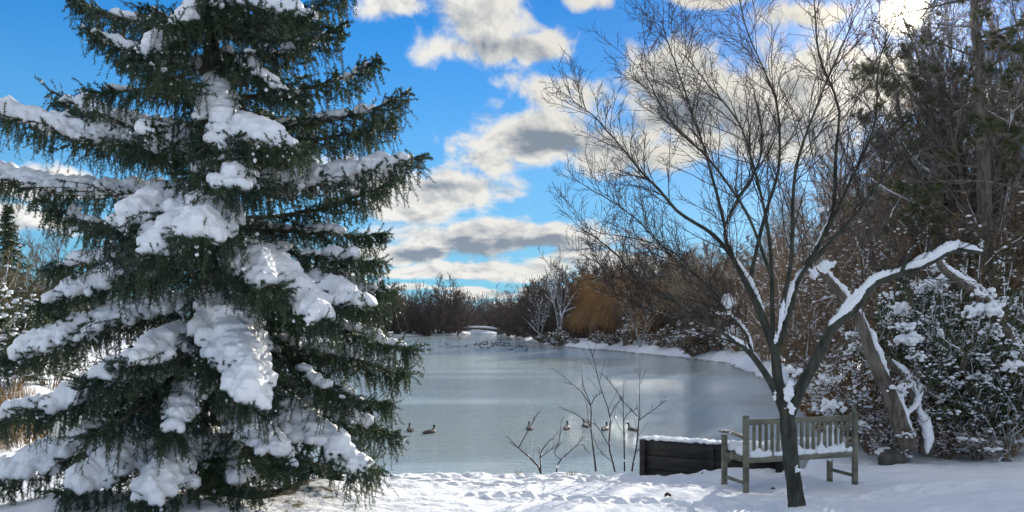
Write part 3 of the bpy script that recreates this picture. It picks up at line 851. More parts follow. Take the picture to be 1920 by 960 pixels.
# ------------------------------------------------------------------ saplings on the bank in front of the water
def saplings():
    rng = np.random.default_rng(31); d = 12.05; px = d / F
    G = 'bare saplings on the near bank'
    data = [
        ('thick bare stick with a stubby side shoot leaning far left out of the bank', [[(1014, 880), (995, 860), (970, 838), (951, 817)], [(972, 840), (990, 808), (1003, 785), (1012, 770)]], 2.6),
        ('curved bare shoot arching right from the foot of the leaning stick', [[(1014, 880), (1013, 855), (1021, 837), (1043, 815)], [(1013, 858), (1030, 845), (1050, 835)]], 1.8),
        ('low bare sapling sweeping right with a forked tip, second in the clump', [[(1043, 878), (1052, 862), (1078, 838), (1096, 817)], [(1080, 837), (1092, 834), (1104, 850)], [(1052, 862), (1040, 850), (1048, 830), (1052, 790)]], 1.8),
        ('tall bare sapling with the whitened foot, forking high above the water', [[(1117, 876), (1112, 840), (1108, 800), (1108, 761), (1095, 727), (1092, 705)], [(1108, 762), (1090, 735), (1066, 714), (1036, 690)], [(1109, 758), (1116, 745), (1128, 737)], [(1109, 800), (1085, 780), (1055, 765)]], 2.2),
        ('tallest slim sapling bending left towards its top', [[(1153, 877), (1142, 838), (1144, 782), (1127, 730), (1117, 690), (1108, 655)], [(1144, 780), (1155, 760), (1170, 742)], [(1142, 836), (1120, 800), (1100, 790)], [(1150, 868), (1125, 845), (1112, 820)]], 2.0),
        ('straight grey sapling with one long shoot crossing left', [[(1171, 876), (1170, 820), (1169, 780), (1168, 732)], [(1167, 750), (1150, 725), (1130, 702)], [(1169, 790), (1178, 775), (1195, 765)]], 1.9),
        ('dark sapling nearest the timber wall with a long shoot reaching right', [[(1185, 876), (1193, 840), (1197, 800), (1199, 755), (1200, 680)], [(1198, 788), (1225, 768), (1250, 750)], [(1195, 780), (1175, 760), (1160, 745)], [(1189, 850), (1200, 842), (1210, 838)]], 2.1)]
    for lab, paths, r in data:
        x0, y0 = paths[0][0]; b = at(x0, y0, d); dd = d + rng.uniform(-.12, .15)
        root = empty('sapling', (b[0], dd, gz(b[0], dd)), lab, 'sapling', G)
        off = np.array([b[0], dd, gz(b[0], dd)])
        mb = MB(); tw = MB(); sn = MB()
        for k, pts in enumerate(paths):
            P = smooth_path([at(x, y, dd + .05 * i * (1 if k % 2 else -1)) for i, (x, y) in enumerate(pts)], 14) - off
            if k == 0: P[0, 2] -= .06
            R = np.linspace(r if k == 0 else r * .55, .45, 14) * px * .8; tubes(mb, P, R, 6, rough=.05)
            s, q, l, rr = spawn(P[None], R[None], 7, .25, 1, .6, .30, rng, rf=.5, minr=.003); q[:, 2] += .2
            A1 = grow(s, q, np.clip(l, .08, .5), 7, .07, .04, rng=rng); tubes(tw, A1, taper(np.full(len(s), .0038), 7, .5), 3, cap=False)
        P0 = smooth_path([at(x, y, dd) for x, y in paths[0]], 14) - off
        c = rng.integers(1, 6, 3); blobs(sn, P0[c] + [0, -.01, 0], np.array([.018, .018, .03]), 1, .4, rng=rng)
        mb.build('stem', FTWIG, root); tw.build('side_shoots', FTWIG, root)['kind'] = 'stuff'; sn.build('snow', TWIGSNOW, root)
    # brown weed tufts poking out of the snow at the bank's lip
    for x, y, lab in ((972, 873, 'tuft of dry weeds at the foot of the leaning stick'), (1068, 872, 'tuft of dry weeds between the low saplings'), (1076, 872, 'thin dry weeds beside the second low sapling')):
        b = at(x, y, d); mb = MB(); n = 26; a = rng.uniform(0, 2 * pi, n)
        Q = grow(np.tile([0, 0, -.03], (n, 1)), np.stack([np.cos(a) * .6, np.sin(a) * .6, np.ones(n)], -1), rng.uniform(.06, .17, n), 5, .12, rng=rng); tubes(mb, Q, taper(np.full(n, .004), 5), 3)
        o = mb.build('weed_tuft', TWIGB); o.location = (b[0], b[1], gz(b[0], b[1])); tag(o, lab, 'weeds', 'weed tufts on the bank')


saplings()


# ------------------------------------------------------------------ dead leaves and twigs on the snow
def litter():
    rng = np.random.default_rng(77)
    for (x, y, s, lab) in ((1320, 882, .07, 'dark curled leaf standing on the snow left of the bench'), (1252, 931, .06, 'small dark leaf lying on the snow in front of the timber wall'), (1449, 913, .035, 'tiny dark leaf on the snow under the bench, beside the trunk')):
        d = 2.25 * F / (y - HY); b = at(x, y, d); b[2] = gz(b[0], b[1])
        mb = MB(); n = 7; t = np.linspace(-1, 1, n); V = []
        for q in t:
            wv = (1 - q * q) ** .6 * .42 * s * (1 + .3 * sin(9 * q)); zz = .35 * s * (1 - abs(q)) + .02
            V += [(q * s * .7, -wv, zz + .35 * s), (q * s * .7, 0, zz - .1 * s), (q * s * .7, wv, zz + .5 * s)]
        f = [[i * 3 + j, i * 3 + j + 1, i * 3 + j + 4, i * 3 + j + 3] for i in range(n - 1) for j in (0, 1)]
        mb.add(V, f); tubes(mb, np.array([[.6 * s, 0, .05], [1.0 * s, .02, .02], [1.3 * s, .03, .03]]), np.array([.003, .0025, .002]), 4)
        o = mb.build('fallen_leaf', mat('leaf brown', (.05, .03, .02), .8)); o.location = tuple(b); o.rotation_euler = (0, 0, rng.uniform(-.5, .5)); tag(o, lab, 'leaf', 'dead leaves on the snow')
        m = o.modifiers.new('thickness', 'SOLIDIFY'); m.thickness = .002


litter()

# ------------------------------------------------------------------ geese and ducks
def waterfowl():
    body = bpy.data.materials.new('plumage'); body.use_nodes = True; g = NT(body.node_tree); b = body.node_tree.nodes['Principled BSDF']
    tc = g.new('ShaderNodeTexCoord').outputs['Object']; sp = g.new('ShaderNodeSeparateXYZ'); g.put(sp.inputs[0], tc)
    brown = g.mix(g.ramp(g.noise(g.v('MULTIPLY', tc, (1, .5, 1)), 40, 3), .4, .6), (.025, .019, .015, 1), (.075, .055, .04, 1))
    pale = g.mix(g.ramp(sp.outputs[2], .03, .07, 1.0, 0.0), brown, (.12, .10, .085, 1))
    breast = g.mix(g.ramp(sp.outputs[1], .08, .13), pale, (.10, .055, .04, 1))
    headc = g.mix(g.ramp(sp.outputs[2], .165, .18), breast, (.012, .022, .018, 1))
    tailc = g.mix(g.ramp(sp.outputs[1], -.20, -.16, 1.0, 0.0), headc, (.05, .045, .045, 1))
    g.put(b.inputs['Base Color'], tailc); b.inputs['Roughness'].default_value = .6
    bill = mat('duck bill', (.30, .21, .06), .5)
    def duck(name_loc, label, group, turn, head_turn):
        root = empty('duck', name_loc, label, 'duck', group, rz=turn)
        mb = MB(); C = []; S = []
        for y, z, rx, ry, rz_ in ((-.10, .045, .085, .10, .065), (0, .045, .100, .13, .080), (.09, .055, .085, .085, .075), (-.19, .065, .045, .07, .028), (-.24, .080, .025, .045, .014)):
            C.append((0, y, z)); S.append((rx, ry, rz_))
        for k in range(5):
            C.append((.02 * head_turn * k / 4, .125 + .012 * k, .09 + .026 * k)); S.append((.036 - .003 * k,) * 3)
        hx = .035 * head_turn
        C.append((hx, .185, .215)); S.append((.034, .047, .035))
        C.append((hx * 1.1, .205, .210)); S.append((.026, .036, .026))
        for sx in (-1, 1): C.append((sx * .062, -.05, .075)); S.append((.030, .14, .040))
        blobs(mb, np.array(C), np.array(S), 3, 0, rot=False)
        remesh(mb.build('body', body, root), .008, 3)
        bb = MB(); blobs(bb, np.array([[hx * 1.6, .255, .200], [hx * 1.5, .235, .205]]), np.array([[.016, .034, .007], [.014, .020, .013]]), 2, 0, rot=False)
        bb.build('bill', bill, root)
        return root
    near = [(769, 808, 'dark duck swimming nearest the spruce, leftmost of the pair', .3, .6), (806, 812, 'duck with its head turned right, right one of the pair by the spruce', -.75, -.9),
            (993, 805, 'lone duck above the leaning stick, leftmost of the five', .1, .3), (1063, 804, 'pale flanked duck between the low saplings', -.2, -.4), (1098, 800, 'duck just left of the whitened sapling stem', .2, -.3),
            (1135, 806, 'duck framed between the two tall saplings', -.4, -.5), (1186, 807, 'duck touching the sapling nearest the timber wall', .5, -.6)]
    G = 'ducks swimming near the bank'
    for x, y, lab, t, h in near:
        d = (CAMZ - WZ) * F / (y - HY); p = at(x, y, d); duck((p[0], p[1], WZ - .03), lab, G, t, h).scale = (.9,) * 3
    # the far flock shares one light mesh
    proto = None
    far = [(838, 646), (874, 650), (862, 638), (893, 644), (901, 645), (905, 642), (909, 647), (912, 641), (903, 653), (916, 653), (922, 642), (926, 645), (930, 642), (932, 648), (936, 643), (938, 646), (941, 649), (944, 643), (946, 646), (948, 650), (955, 649), (958, 656), (987, 657), (924, 649), (898, 648), (914, 645),
           (748, 658), (756, 660), (763, 658), (781, 657), (785, 659), (940, 641), (952, 645), (890, 647), (967, 652), (976, 651)]
    rng = np.random.default_rng(4)
    for i, (x, y) in enumerate(far):
        d = (CAMZ - WZ) * F / (y - HY); p = at(x, y, d); loc = (p[0], p[1], WZ - .03)
        lab = 'one of the small dark ducks in the far flock on the pond' if 790 < x else 'one of the tiny ducks strung out on the far left water'
        gr = 'far flock of ducks' if 790 < x else 'far left ducks'
        if i == 24 - 2 + 0: pass
        if proto is None:
            proto = duck(loc, lab, gr, 1.2, .5); proto.scale = (1.15,) * 3
        else:
            c = copy_tree(proto, loc, rng.uniform(0, 6.28), (1.15,) * 3, lab, gr)
            c['label'] = lab
    # faint wake line
    return


waterfowl()


# ------------------------------------------------------------------ generic plants
def off(P, o): return P - np.asarray(o)


def bare_tree(name, loc, H, rng, label, cat='tree', group=None, r0=None, spread=.55, fork=.25, n1=9, n2=8, n3=7, minr=.012, bark=None, twig=None, lean=(0, 0), up=.05, n4=0, snow=0.0, stems=1, hang=0.0, wid=1.0):
    r0 = r0 or H * .018
    bark = bark or BARK; twig = twig or TWIG
    root = empty(name, loc, label, cat, group)
    mb = MB(); tw = MB(); sn = MB()
    for st in range(stems):
        a = rng.uniform(0, 6.28); ln = np.array([lean[0], lean[1], 1.0]) + (np.array([cos(a), sin(a), 0]) * .28 if stems > 1 else 0)
        P0 = grow([[0, 0, -.15]], [ln], H * (.85 if stems == 1 else rng.uniform(.6, .85)), 16, .045, .03, rng=rng); R0 = taper(np.array([r0 * (1 if stems == 1 else .6)]), 16, .12)
        tubes(mb, P0, R0, 8, rough=.08)
        s, d, l, r = spawn(P0, R0, n1, fork, .97, spread, .62 * wid, rng, rf=.6, shrink=.55)
        P1 = grow(s, d, l, 10, .07, up, rng=rng); R1 = taper(np.maximum(r, minr * 2.2), 10, .22); tubes(mb, P1, R1, 5, cap=False, rough=.05)
        s, d, l, r = spawn(P1, R1, n2, .15, 1.0, .62, .48, rng, rf=.6); P2 = grow(s, d, l, 7, .09, up * .8, rng=rng); R2 = taper(np.maximum(r, minr * 1.4), 7, .4); tubes(tw, P2, R2, 3, cap=False)
        s, d, l, r = spawn(P2, R2, n3, .15, 1.0, .65, .52, rng, rf=.7); d[:, 2] -= hang
        P3 = grow(s, d, l, 5, .10, up * .5 - hang * .25, rng=rng); R3 = taper(np.maximum(r * .8, minr), 5, .5); tubes(tw, P3, R3, 3, cap=False)
        if n4:
            s, d, l, r = spawn(P3, R3, n4, .15, 1.0, .65, .6, rng, rf=.7); P4 = grow(s, d, l, 4, .10, up * .5, rng=rng); tubes(tw, P4, taper(np.maximum(r * .8, minr * .8), 4, .6), 3, cap=False)
        if snow > 0:
            for Q, Rq, pr, sz in ((P1, R1, .9, 1.5), (P2, R2, .5, 1.6), (P3, R3, .22, 1.9)):
                i = rng.random(Q.shape[0]) < pr * snow
                q = Q[i]; tubes(sn, q + np.array([0, 0, 1]) * Rq[i][..., None] * .9, Rq[i] * sz * rng.uniform(.5, 1.1, Rq[i].shape), 4, rough=.5)
    mb.build('trunk', bark, root); tw.build('crown', twig, root)
    if sn.n: sn.build('snow', TWIGSNOW, root)['kind'] = 'stuff'
    return root


def bush(name, loc, W, H, rng, label, cat='shrub', group=None, stems=14, n2=8, n3=6, minr=.004, leaf=None, leafn=10, leafs=(.06, .03), snow=.3, snowr=(.025, .06), twig=None, n4=0, clump=0, up=.03, low=.15):
    root = empty(name, loc, label, cat, group)
    twig = twig or TWIGB; mb = MB(); lf = MB(); sn = MB()
    a = rng.uniform(0, 2 * pi, stems); sp = rng.uniform(.1, 1.0, stems) * W / H * 1.1
    D = np.stack([np.cos(a) * sp, np.sin(a) * sp, np.ones(stems)], -1)
    S = np.stack([np.cos(a) * W * .12, np.sin(a) * W * .12, np.full(stems, -.08)], -1)
    P1 = grow(S, D, H * rng.uniform(.7, 1.1, stems), 12, .07, -.015, rng=rng); R1 = taper(np.full(stems, max(minr * 2.5, H * .006)), 12, .3); tubes(mb, P1, R1, 5)
    s, d, l, r = spawn(P1, R1, n2, low, 1.0, .7, .42, rng, rf=.6); P2 = grow(s, d, l, 7, .10, up, rng=rng); R2 = taper(np.maximum(r, minr * 1.4), 7, .4); tubes(mb, P2, R2, 3, cap=False)
    s, d, l, r = spawn(P2, R2, n3, .15, 1.0, .75, .50, rng, rf=.7); P3 = grow(s, d, l, 5, .12, 0, rng=rng); R3 = taper(np.maximum(r * .8, minr), 5, .5); tubes(mb, P3, R3, 3, cap=False)
    PT = P3
    if n4:
        s, d, l, r = spawn(P3, R3, n4, .1, 1.0, .8, .6, rng, rf=.8); P4 = grow(s, d, l, 4, .12, 0, rng=rng); tubes(mb, P4, taper(np.maximum(r * .8, minr * .85), 4, .6), 3, cap=False); PT = P4
    mb.build('stems', twig, root)
    if leaf is not None:
        needles(lf, PT, leafn, leafs[0], leafs[1], 1.1, rng=rng); needles(lf, P2, leafn, leafs[0], leafs[1], 1.1, rng=rng, t0=.3)
        lf.build('leaves', leaf, root, smooth=False)
    if snow > 0:
        pts = P3[:, 1:].reshape(-1, 3); w = .5 * vnoise(pts * (2.0 / max(W, .5) + 1.4), 9) + .5 * vnoise(pts * (5 / max(W, .5) + 3.4), 19)
        keep = rng.random(len(pts)) < snow * (.03 + .9 * np.clip((w - .53) * 7, 0, 1))
        p = pts[keep]; r = rng.uniform(*snowr, len(p))
        blobs(sn, p + np.stack([0 * r, 0 * r, r * .4], -1), np.stack([r * 1.25, r, r * .6], -1), 1, .5, rng=rng)
        i = rng.random(len(P2)) < snow * .8
        if i.any(): tubes(sn, P2[i] + [0, 0, minr * 1.5], R2[i] * 1.9, 4, rough=.4)
        if clump:
            ps = MB(); hi = p[np.argsort(-(p[:, 2] + 1.2 * np.hypot(p[:, 0], p[:, 1]) + rng.normal(0, .5, len(p))))][:clump * 3]
            for c in hi[rng.integers(0, len(hi), clump)]:
                n = int(rng.integers(9, 26)); q = c + rng.normal(size=(n, 3)) * np.array([.10, .10, .035]); q[:, 2] -= .9 * ((q - c)[:, :2] ** 2).sum(1) / .1 * .12; rr = rng.uniform(.022, .055, n)
                blobs(ps, q, np.stack([rr * 1.2, rr, rr * .8], -1), 1, .4, rng=rng)
            pd = ps.build('snow_pads', SNOWB, root); remesh(pd, .015, 0, .04); pd['kind'] = 'stuff'
        if sn.n: sn.build('snow', SNOWB, root)['kind'] = 'stuff'
    return root


def base_at(px, d):
    x = (px - CX) / F * d
    return np.array([x, d, gz(x, d)])


# ------------------------------------------------------------------ the leaning trees by the bench
def leaning():
    rng = np.random.default_rng(41)
    def mk(paths, d0, d1, label, strips, stubs):
        root = empty('leaning_tree', (0, 0, 0), label, 'tree')
        sn = MB(); tw = MB()
        for k, (pts, r0, r1) in enumerate(paths):
            m = len(pts); P = smooth_path([at(x, y, d0 + (d1 - d0) * i / (m - 1)) for i, (x, y) in enumerate(pts)], 26)
            P += rng.normal(size=P.shape) * .008
            R = np.linspace(r0, r1, 26) * d0 / F
            mb = MB(); tubes(mb, P, R, 10 if k == 0 else 7, rough=.12); mb.build('trunk' if k == 0 else 'stem', BARK, root)
            for (t0, t1, w, h, sd) in strips.get(k, []): snow_strip(sn, P, R, t0, t1, w, h, rng, sd)
            s, q, l, r = spawn(P[None], R[None], stubs, .3, 1, .8, .25, rng, rf=.25); A1 = grow(s, q, np.clip(l, .3, 1.2), 9, .08, .04, rng=rng); R1 = taper(np.clip(r, .006, .02), 9, .3); tubes(tw, A1, R1, 4, cap=False)
            s, q, l, r = spawn(A1, R1, 6, .2, 1, .7, .5, rng, rf=.6); A2 = grow(s, q, l, 6, .1, .03, rng=rng); tubes(tw, A2, taper(np.full(len(s), .0045), 6, .6), 3, cap=False)
        tw.build('twigs', TWIGG, root); remesh(sn.build('snow', SNOWB, root), .012, 1, .04)
        return root
    up = (.75, -.35, .7)
    mk([([(1706, 842), (1690, 800), (1672, 750), (1652, 705), (1636, 665), (1622, 625), (1603, 587), (1570, 545), (1542, 510), (1528, 470)], 17, 6),
        ([(1735, 850), (1733, 815), (1722, 780), (1706, 735), (1690, 700), (1660, 670)], 10, 4),
        ([(1688, 795), (1712, 760), (1722, 735), (1712, 705)], 6, 3)], 12.6, 12.9, 'brown trunk leaning left beside the bench, its upper side plastered with snow',
       {0: [(.02, .28, .05, .07, up), (.30, .62, .055, .08, up), (.60, .92, .045, .07, up)], 1: [(.0, .45, .09, .10, (.1, -.8, .5)), (.4, .95, .05, .08, up)], 2: [(.1, .8, .06, .06, (.2, -.7, .5))]}, 9)
    mk([([(1950, 850), (1935, 760), (1912, 687), (1892, 640), (1869, 592), (1835, 553), (1787, 520), (1758, 490)], 15, 6)], 13.2, 13.0, 'pale leaning trunk at the right edge, bent left above the snowy bushes',
       {0: [(.30, .52, .05, .06, up), (.55, .98, .045, .07, up)]}, 8)


leaning()


# ------------------------------------------------------------------ the pine the sun shines through
def pine(name, base, top, H0, label, rng, limbs, r0=.17, dens=1.0, reach=(1.4, 3.4), gap=True):
    root = empty(name, (0, 0, 0), label, 'tree')
    n = 22; t = np.linspace(0, 1, n)[:, None]; P = base * (1 - t) + top * t + rng.normal(size=(n, 3)) * .02; R = taper(np.array([r0]), n, .3)[0]
    mb = MB(); tubes(mb, P, R, 12, rough=.12); mb.build('trunk', BARK, root)
    q = MB(); tw = MB(); nd = MB()
    H = top[2] - base[2]
    tt = np.clip(np.linspace(H0, 1, limbs) + rng.uniform(-.02, .02, limbs), 0, .999)
    if gap: pass
    a = np.arange(limbs) * 2.4 + rng.uniform(-.5, .5, limbs)
    S = base * (1 - tt[:, None]) + top * tt[:, None]
    D = np.stack([np.cos(a), np.sin(a), rng.uniform(-.1, .35, limbs)], -1)
    L = rng.uniform(*reach, limbs) * (1.1 - .5 * tt)
    A1 = grow(S, D, L, 12, .07, .015, rng=rng); R1 = taper(.012 + .007 * L, 12, .25); tubes(q, A1, R1, 6, rough=.1)
    q.build('limbs', BARK, root)
    s, d, l, r = spawn(A1, R1, 9, .25, 1, .7, .32, rng, flat=.5, rf=.5); A2 = grow(s, d, l, 7, .08, .04, rng=rng); R2 = taper(np.maximum(r, .007), 7, .4); tubes(tw, A2, R2, 4, cap=False)
    s, d, l, r = spawn(A2, R2, 6, .2, 1, .6, .5, rng, flat=.3, rf=.6); A3 = grow(s, d, np.clip(l, .12, .5), 5, .08, .05, rng=rng); tubes(tw, A3, taper(np.full(len(s), .005), 5, .6), 3, cap=False)
    tw.build('twigs', TWIGG, root)
    m = vnoise(A3[:, -1] * .9, int(rng.integers(99))) > (.42 / dens ** .5)
    if gap:                       # the crown is thin where the sun stands behind it
        e = A3[:, -1]; px = CX + F * e[:, 0] / e[:, 1]; py = HY - F * (e[:, 2] - CAMZ) / e[:, 1]
        m &= np.hypot(px - 1695, py - 20) > 60
    needles(nd, A3[m][:, 2:], int(46 * dens), .105, .0085, .8, rng=rng)
    nd.build('needles', PINE, root, smooth=False)
    return root


def pines():
    rng = np.random.default_rng(51)
    pine('pine_tree', base_at(1868, 17), at(1822, -140, 17.2), .30, 'tall pine with dark needle tufts at the right, rising above everything near the sun', rng, 40, r0=.20, dens=1.0, reach=(1.8, 3.6))
    pine('pine_tree', base_at(1760, 20.5), at(1672, 110, 20), .45, 'thinner pine leaning left just below the sun', rng, 30, r0=.12, dens=1.0, reach=(1.0, 2.6))
    pine('pine_tree', base_at(1965, 15.5), at(1945, -200, 15.5), .35, 'pine at the very right edge with limbs reaching into view', rng, 32, r0=.2, dens=1.0, reach=(1.6, 3.0))


pines()


# ------------------------------------------------------------------ thicket on the right
def thicket():
    rng = np.random.default_rng(61)
    G1, G2, G3 = 'snowy bushes on the right', 'brown leafless shrubs on the right bank', 'bare trees behind the right thicket'
    a = bush('snowy_bush', base_at(1800, 13.6), 1.1, 2.2, rng, 'rounded evergreen bush piled with clumps of snow, right of the leaning trunk', group=G1, stems=18, n2=8, n3=7, leaf=EVERG, leafn=9, leafs=(.06, .028), snow=.9, snowr=(.014, .038), clump=12)
    b = bush('snowy_bush', base_at(1880, 13.2), 1.0, 1.9, rng, 'broad evergreen bush under thick snow at the right edge of the picture', group=G1, stems=18, n2=9, n3=7, leaf=EVERG, leafn=8, leafs=(.06, .028), snow=1.0, snowr=(.016, .042), clump=16)
    c = bush('twiggy_bush', base_at(1640, 13.6), .9, 1.7, rng, 'low tangle of brown twigs dusted with snow between bench and leaning trunk', group=G1, stems=20, n2=9, n3=8, snow=.6, snowr=(.015, .035), leaf=DULLEAF, leafn=2, leafs=(.06, .035), clump=10)
    for (o, px, d, rz, s, lab) in ((a, 1745, 14.0, 1.1, (.95, .95, 1.25), 'tall narrow snow covered bush directly behind the leaning trunk'), (b, 1700, 14.8, 2.0, (1, 1, 1.3), 'dark bush with snow lumps behind the foot of the leaning trunk'),
                                   (a, 1935, 14.2, 3.0, (1.1, 1.1, 1.3), 'high snow laden bush half cut off by the right edge'), (b, 1838, 15.2, 4.2, (1.1, 1.1, 1.25), 'tallest snow clumped evergreen, below the pale leaning trunk'),
                                   (c, 1592, 15.5, 2.2, (1, 1, .85), 'twiggy brown bush at the water edge behind the right end of the bench'), (c, 1835, 12.9, .9, (.6, .6, .3), 'small twiggy bush in front of the snowy evergreens'),
                                   (c, 1770, 13.1, 4.0, (.7, .7, .35), 'low snow dusted twigs right of the leaning trunk'), (c, 1672, 13.0, 5.0, (.55, .55, .5), 'small heap of snowy twigs at the foot of the leaning trunk'),
                                   (a, 1775, 16.5, .4, (1.1, 1.1, 1.5), 'dark evergreen standing tall behind the snowy bushes'), (b, 1912, 17, 5.4, (1.2, 1.2, 1.45), 'dark evergreen behind the bush at the right edge')):
        copy_tree(o, base_at(px, d), rz, s, lab, G1)
    # oak brush with rusty leaves behind the bench
    bush('rusty_shrub', base_at(1578, 14.4), .55, 1.25, rng, 'small shrub with rusty orange leaves behind the right end of the bench', stems=10, n2=7, n3=5, leaf=DEADLEAF, leafn=7, leafs=(.075, .045), snow=.35, snowr=(.02, .045))
    # brown mass behind
    p = bush('brown_shrub', base_at(1735, 18.5), 2.1, 4.4, rng, 'large brown shrub with fine snow flecked twigs behind the leaning trunk', group=G2, stems=20, n2=9, n3=8, n4=4, minr=.006, snow=.30, snowr=(.02, .045), leaf=DULLEAF, leafn=1, leafs=(.07, .04))
    q = bush('brown_shrub', base_at(1570, 23), 2.2, 3.9, rng, 'brown shrub at the water edge right of the fork of the bare tree', group=G2, stems=22, n2=9, n3=8, n4=4, minr=.006, snow=.34, snowr=(.02, .05))
    labs = [('leafless shrub filling the gap under the snowy limb of the bare tree', 1735, 21.5, (1, 1, 1.15)), ('grey brown shrub below the tall pine', 1760, 19, (1, 1, 1.15)), ('dense leafless shrub between the two pines', 1820, 20, (1.1, 1.1, 1.3)),
            ('far shrub seen through the forked trunk of the bare tree', 1510, 33, (1.2, 1.2, 1.2)), ('snow flecked shrub on the shore left of the forked trunk', 1440, 44, (1.2, 1.2, 1.05)), ('shrub behind the upper end of the leaning trunk', 1610, 28, (1.2, 1.2, 1.0)),
            ('high leafless shrub behind the snowy limb', 1690, 27, (1.3, 1.3, 1.15)), ('leafless shrub at the right edge behind the evergreens', 1900, 20, (1.2, 1.2, 1.5)), ('brown thicket shrub where the shore bends behind the bare tree', 1545, 29, (1.2, 1.2, 1.3)),
            ('shrub high on the right bank under the thin pine', 1745, 27, (1.3, 1.3, 1.8)), ('wide brown shrub far behind the bench', 1480, 40, (1.4, 1.4, 1.4)), ('leafless shrub in the right hand distance behind the tall pine', 1860, 28, (1.4, 1.4, 2.0))]
    for i, (lab, px, d, s) in enumerate(labs): copy_tree(p if i % 2 else q, base_at(px, d), i * 1.3, s, lab, G2)
    # bare trees above
    A1 = bare_tree('bare_tree', base_at(1640, 24), 10.5, rng, 'tall leafless tree behind the snowy limb, its fine crown below the sun', group=G3, n1=13, n2=9, n3=8, n4=4, minr=.007, bark=BARK, twig=TWIGG, snow=.2, fork=.2)
    A2 = bare_tree('bare_tree', base_at(1560, 30), 9.5, rng, 'many stemmed leafless tree behind the forked bare tree', group=G3, stems=4, n1=9, n2=8, n3=7, n4=3, minr=.008, bark=BARK, twig=TWIGB, snow=.3, fork=.15)
    A3 = bare_tree('bare_tree', base_at(1740, 19), 9.5, rng, 'leafless tree with steep thin limbs between the two pines', group=G3, n1=14, n2=9, n3=8, n4=4, minr=.006, spread=.45, twig=TWIGG, snow=.15)
    for i, (o, px, d, s, lab) in enumerate([(A1, 1900, 21, 1.0, 'grey leafless tree behind the pine at the right edge'), (A2, 1690, 34, 1.15, 'spreading leafless tree far behind the snowy limb'), (A3, 1800, 25, 1.15, 'leafless tree right behind the trunk of the tall pine'),
                                        (A2, 1490, 42, .95, 'brown crowned tree seen between the upright limbs of the bare tree'), (A1, 1420, 52, .85, 'leafless tree on the far snowy shore left of the forked trunk'), (A2, 1350, 60, .95, 'wide brown tree above the snowy shore, behind the left limbs'),
                                        (A1, 1590, 38, 1.1, 'slim leafless tree above the leaning trunk in the distance'), (A2, 1640, 46, 1.3, 'large distant tree crown right of the forked tree'), (A3, 1455, 60, 1.15, 'distant slim tree behind the middle limbs of the bare tree'),
                                        (A2, 1800, 38, 1.4, 'large leafless crown behind both pines'), (A1, 1530, 55, 1.3, 'distant tall tree behind the upright limbs'), (A2, 1290, 72, 1.0, 'brown tree above the snow bank left of the bare tree'), (A1, 1230, 84, 1.0, 'leafless tree behind the orange willow'),
                                        (A3, 1660, 24, .75, 'steep limbed leafless tree directly under the sun'), (A2, 1840, 22, 1.15, 'many stemmed leafless tree behind the snowy evergreens'), (A1, 1815, 18.5, 1.0, 'tall grey leafless tree touching the trunk of the tall pine'), (A1, 1895, 18, 1.1, 'tallest leafless tree, right of the tall pine trunk'), (A1, 1975, 19, .95, 'leafless tree reaching in from beyond the right edge')]):
        copy_tree(o, base_at(px, d), i * 1.7 + .5, (s,) * 3, lab, G3)


thicket()


# ------------------------------------------------------------------ right far shore
def willow(name, loc, H, W, rng, label, m, group=None, strands=1500, limbs=14, minr=.012, fall=1.0):
    root = empty(name, loc, label, 'tree', group)
    mb = MB(); st = MB()
    P0 = grow([[0, 0, -.2]], [[.1, 0, 1]], H * .45, 8, .05, rng=rng); R0 = taper(np.array([H * .035]), 8, .6); tubes(mb, P0, R0, 9, rough=.1)
    a = rng.uniform(0, 6.28, limbs); S = P0[0, rng.integers(3, 8, limbs)]
    D = np.stack([np.cos(a) * .8, np.sin(a) * .8, rng.uniform(.7, 1.6, limbs)], -1)
    P1 = grow(S, D, rng.uniform(.45, .75, limbs) * math.hypot(W, H * .6), 12, .06, -.05, rng=rng); R1 = taper(np.full(limbs, H * .014), 12, .2); tubes(mb, P1, R1, 5)
    s, d, l, r = spawn(P1, R1, 8, .3, 1, .6, .4, rng, rf=.5); P2 = grow(s, d, l, 8, .08, -.06, rng=rng); tubes(mb, P2, taper(np.maximum(r, minr), 8, .4), 3, cap=False)
    mb.build('trunk', BARK, root)
    PP = np.concatenate([P2.reshape(-1, 3), P1[:, 4:].reshape(-1, 3)]); s = PP[rng.integers(0, len(PP), strands)] + rng.normal(size=(strands, 3)) * .15
    rad = unit(s * [1, 1, 0] + 1e-6)
    Q = grow(s, rad * .7 + rng.normal(size=(strands, 3)) * .3 + np.array([0, 0, .25]), np.minimum(rng.uniform(.15, .75, strands) ** 1.2 * H * .7, s[:, 2] * rng.uniform(.5, 1.05, strands) * fall + .4), 8, .05, .32, (0, 0, -1), rng)
    Q[..., 2] = np.maximum(Q[..., 2], .05)
    tubes(st, Q, taper(np.full(strands, minr), 8, .5), 3, cap=False)
    st.build('crown', m, root)
    return root


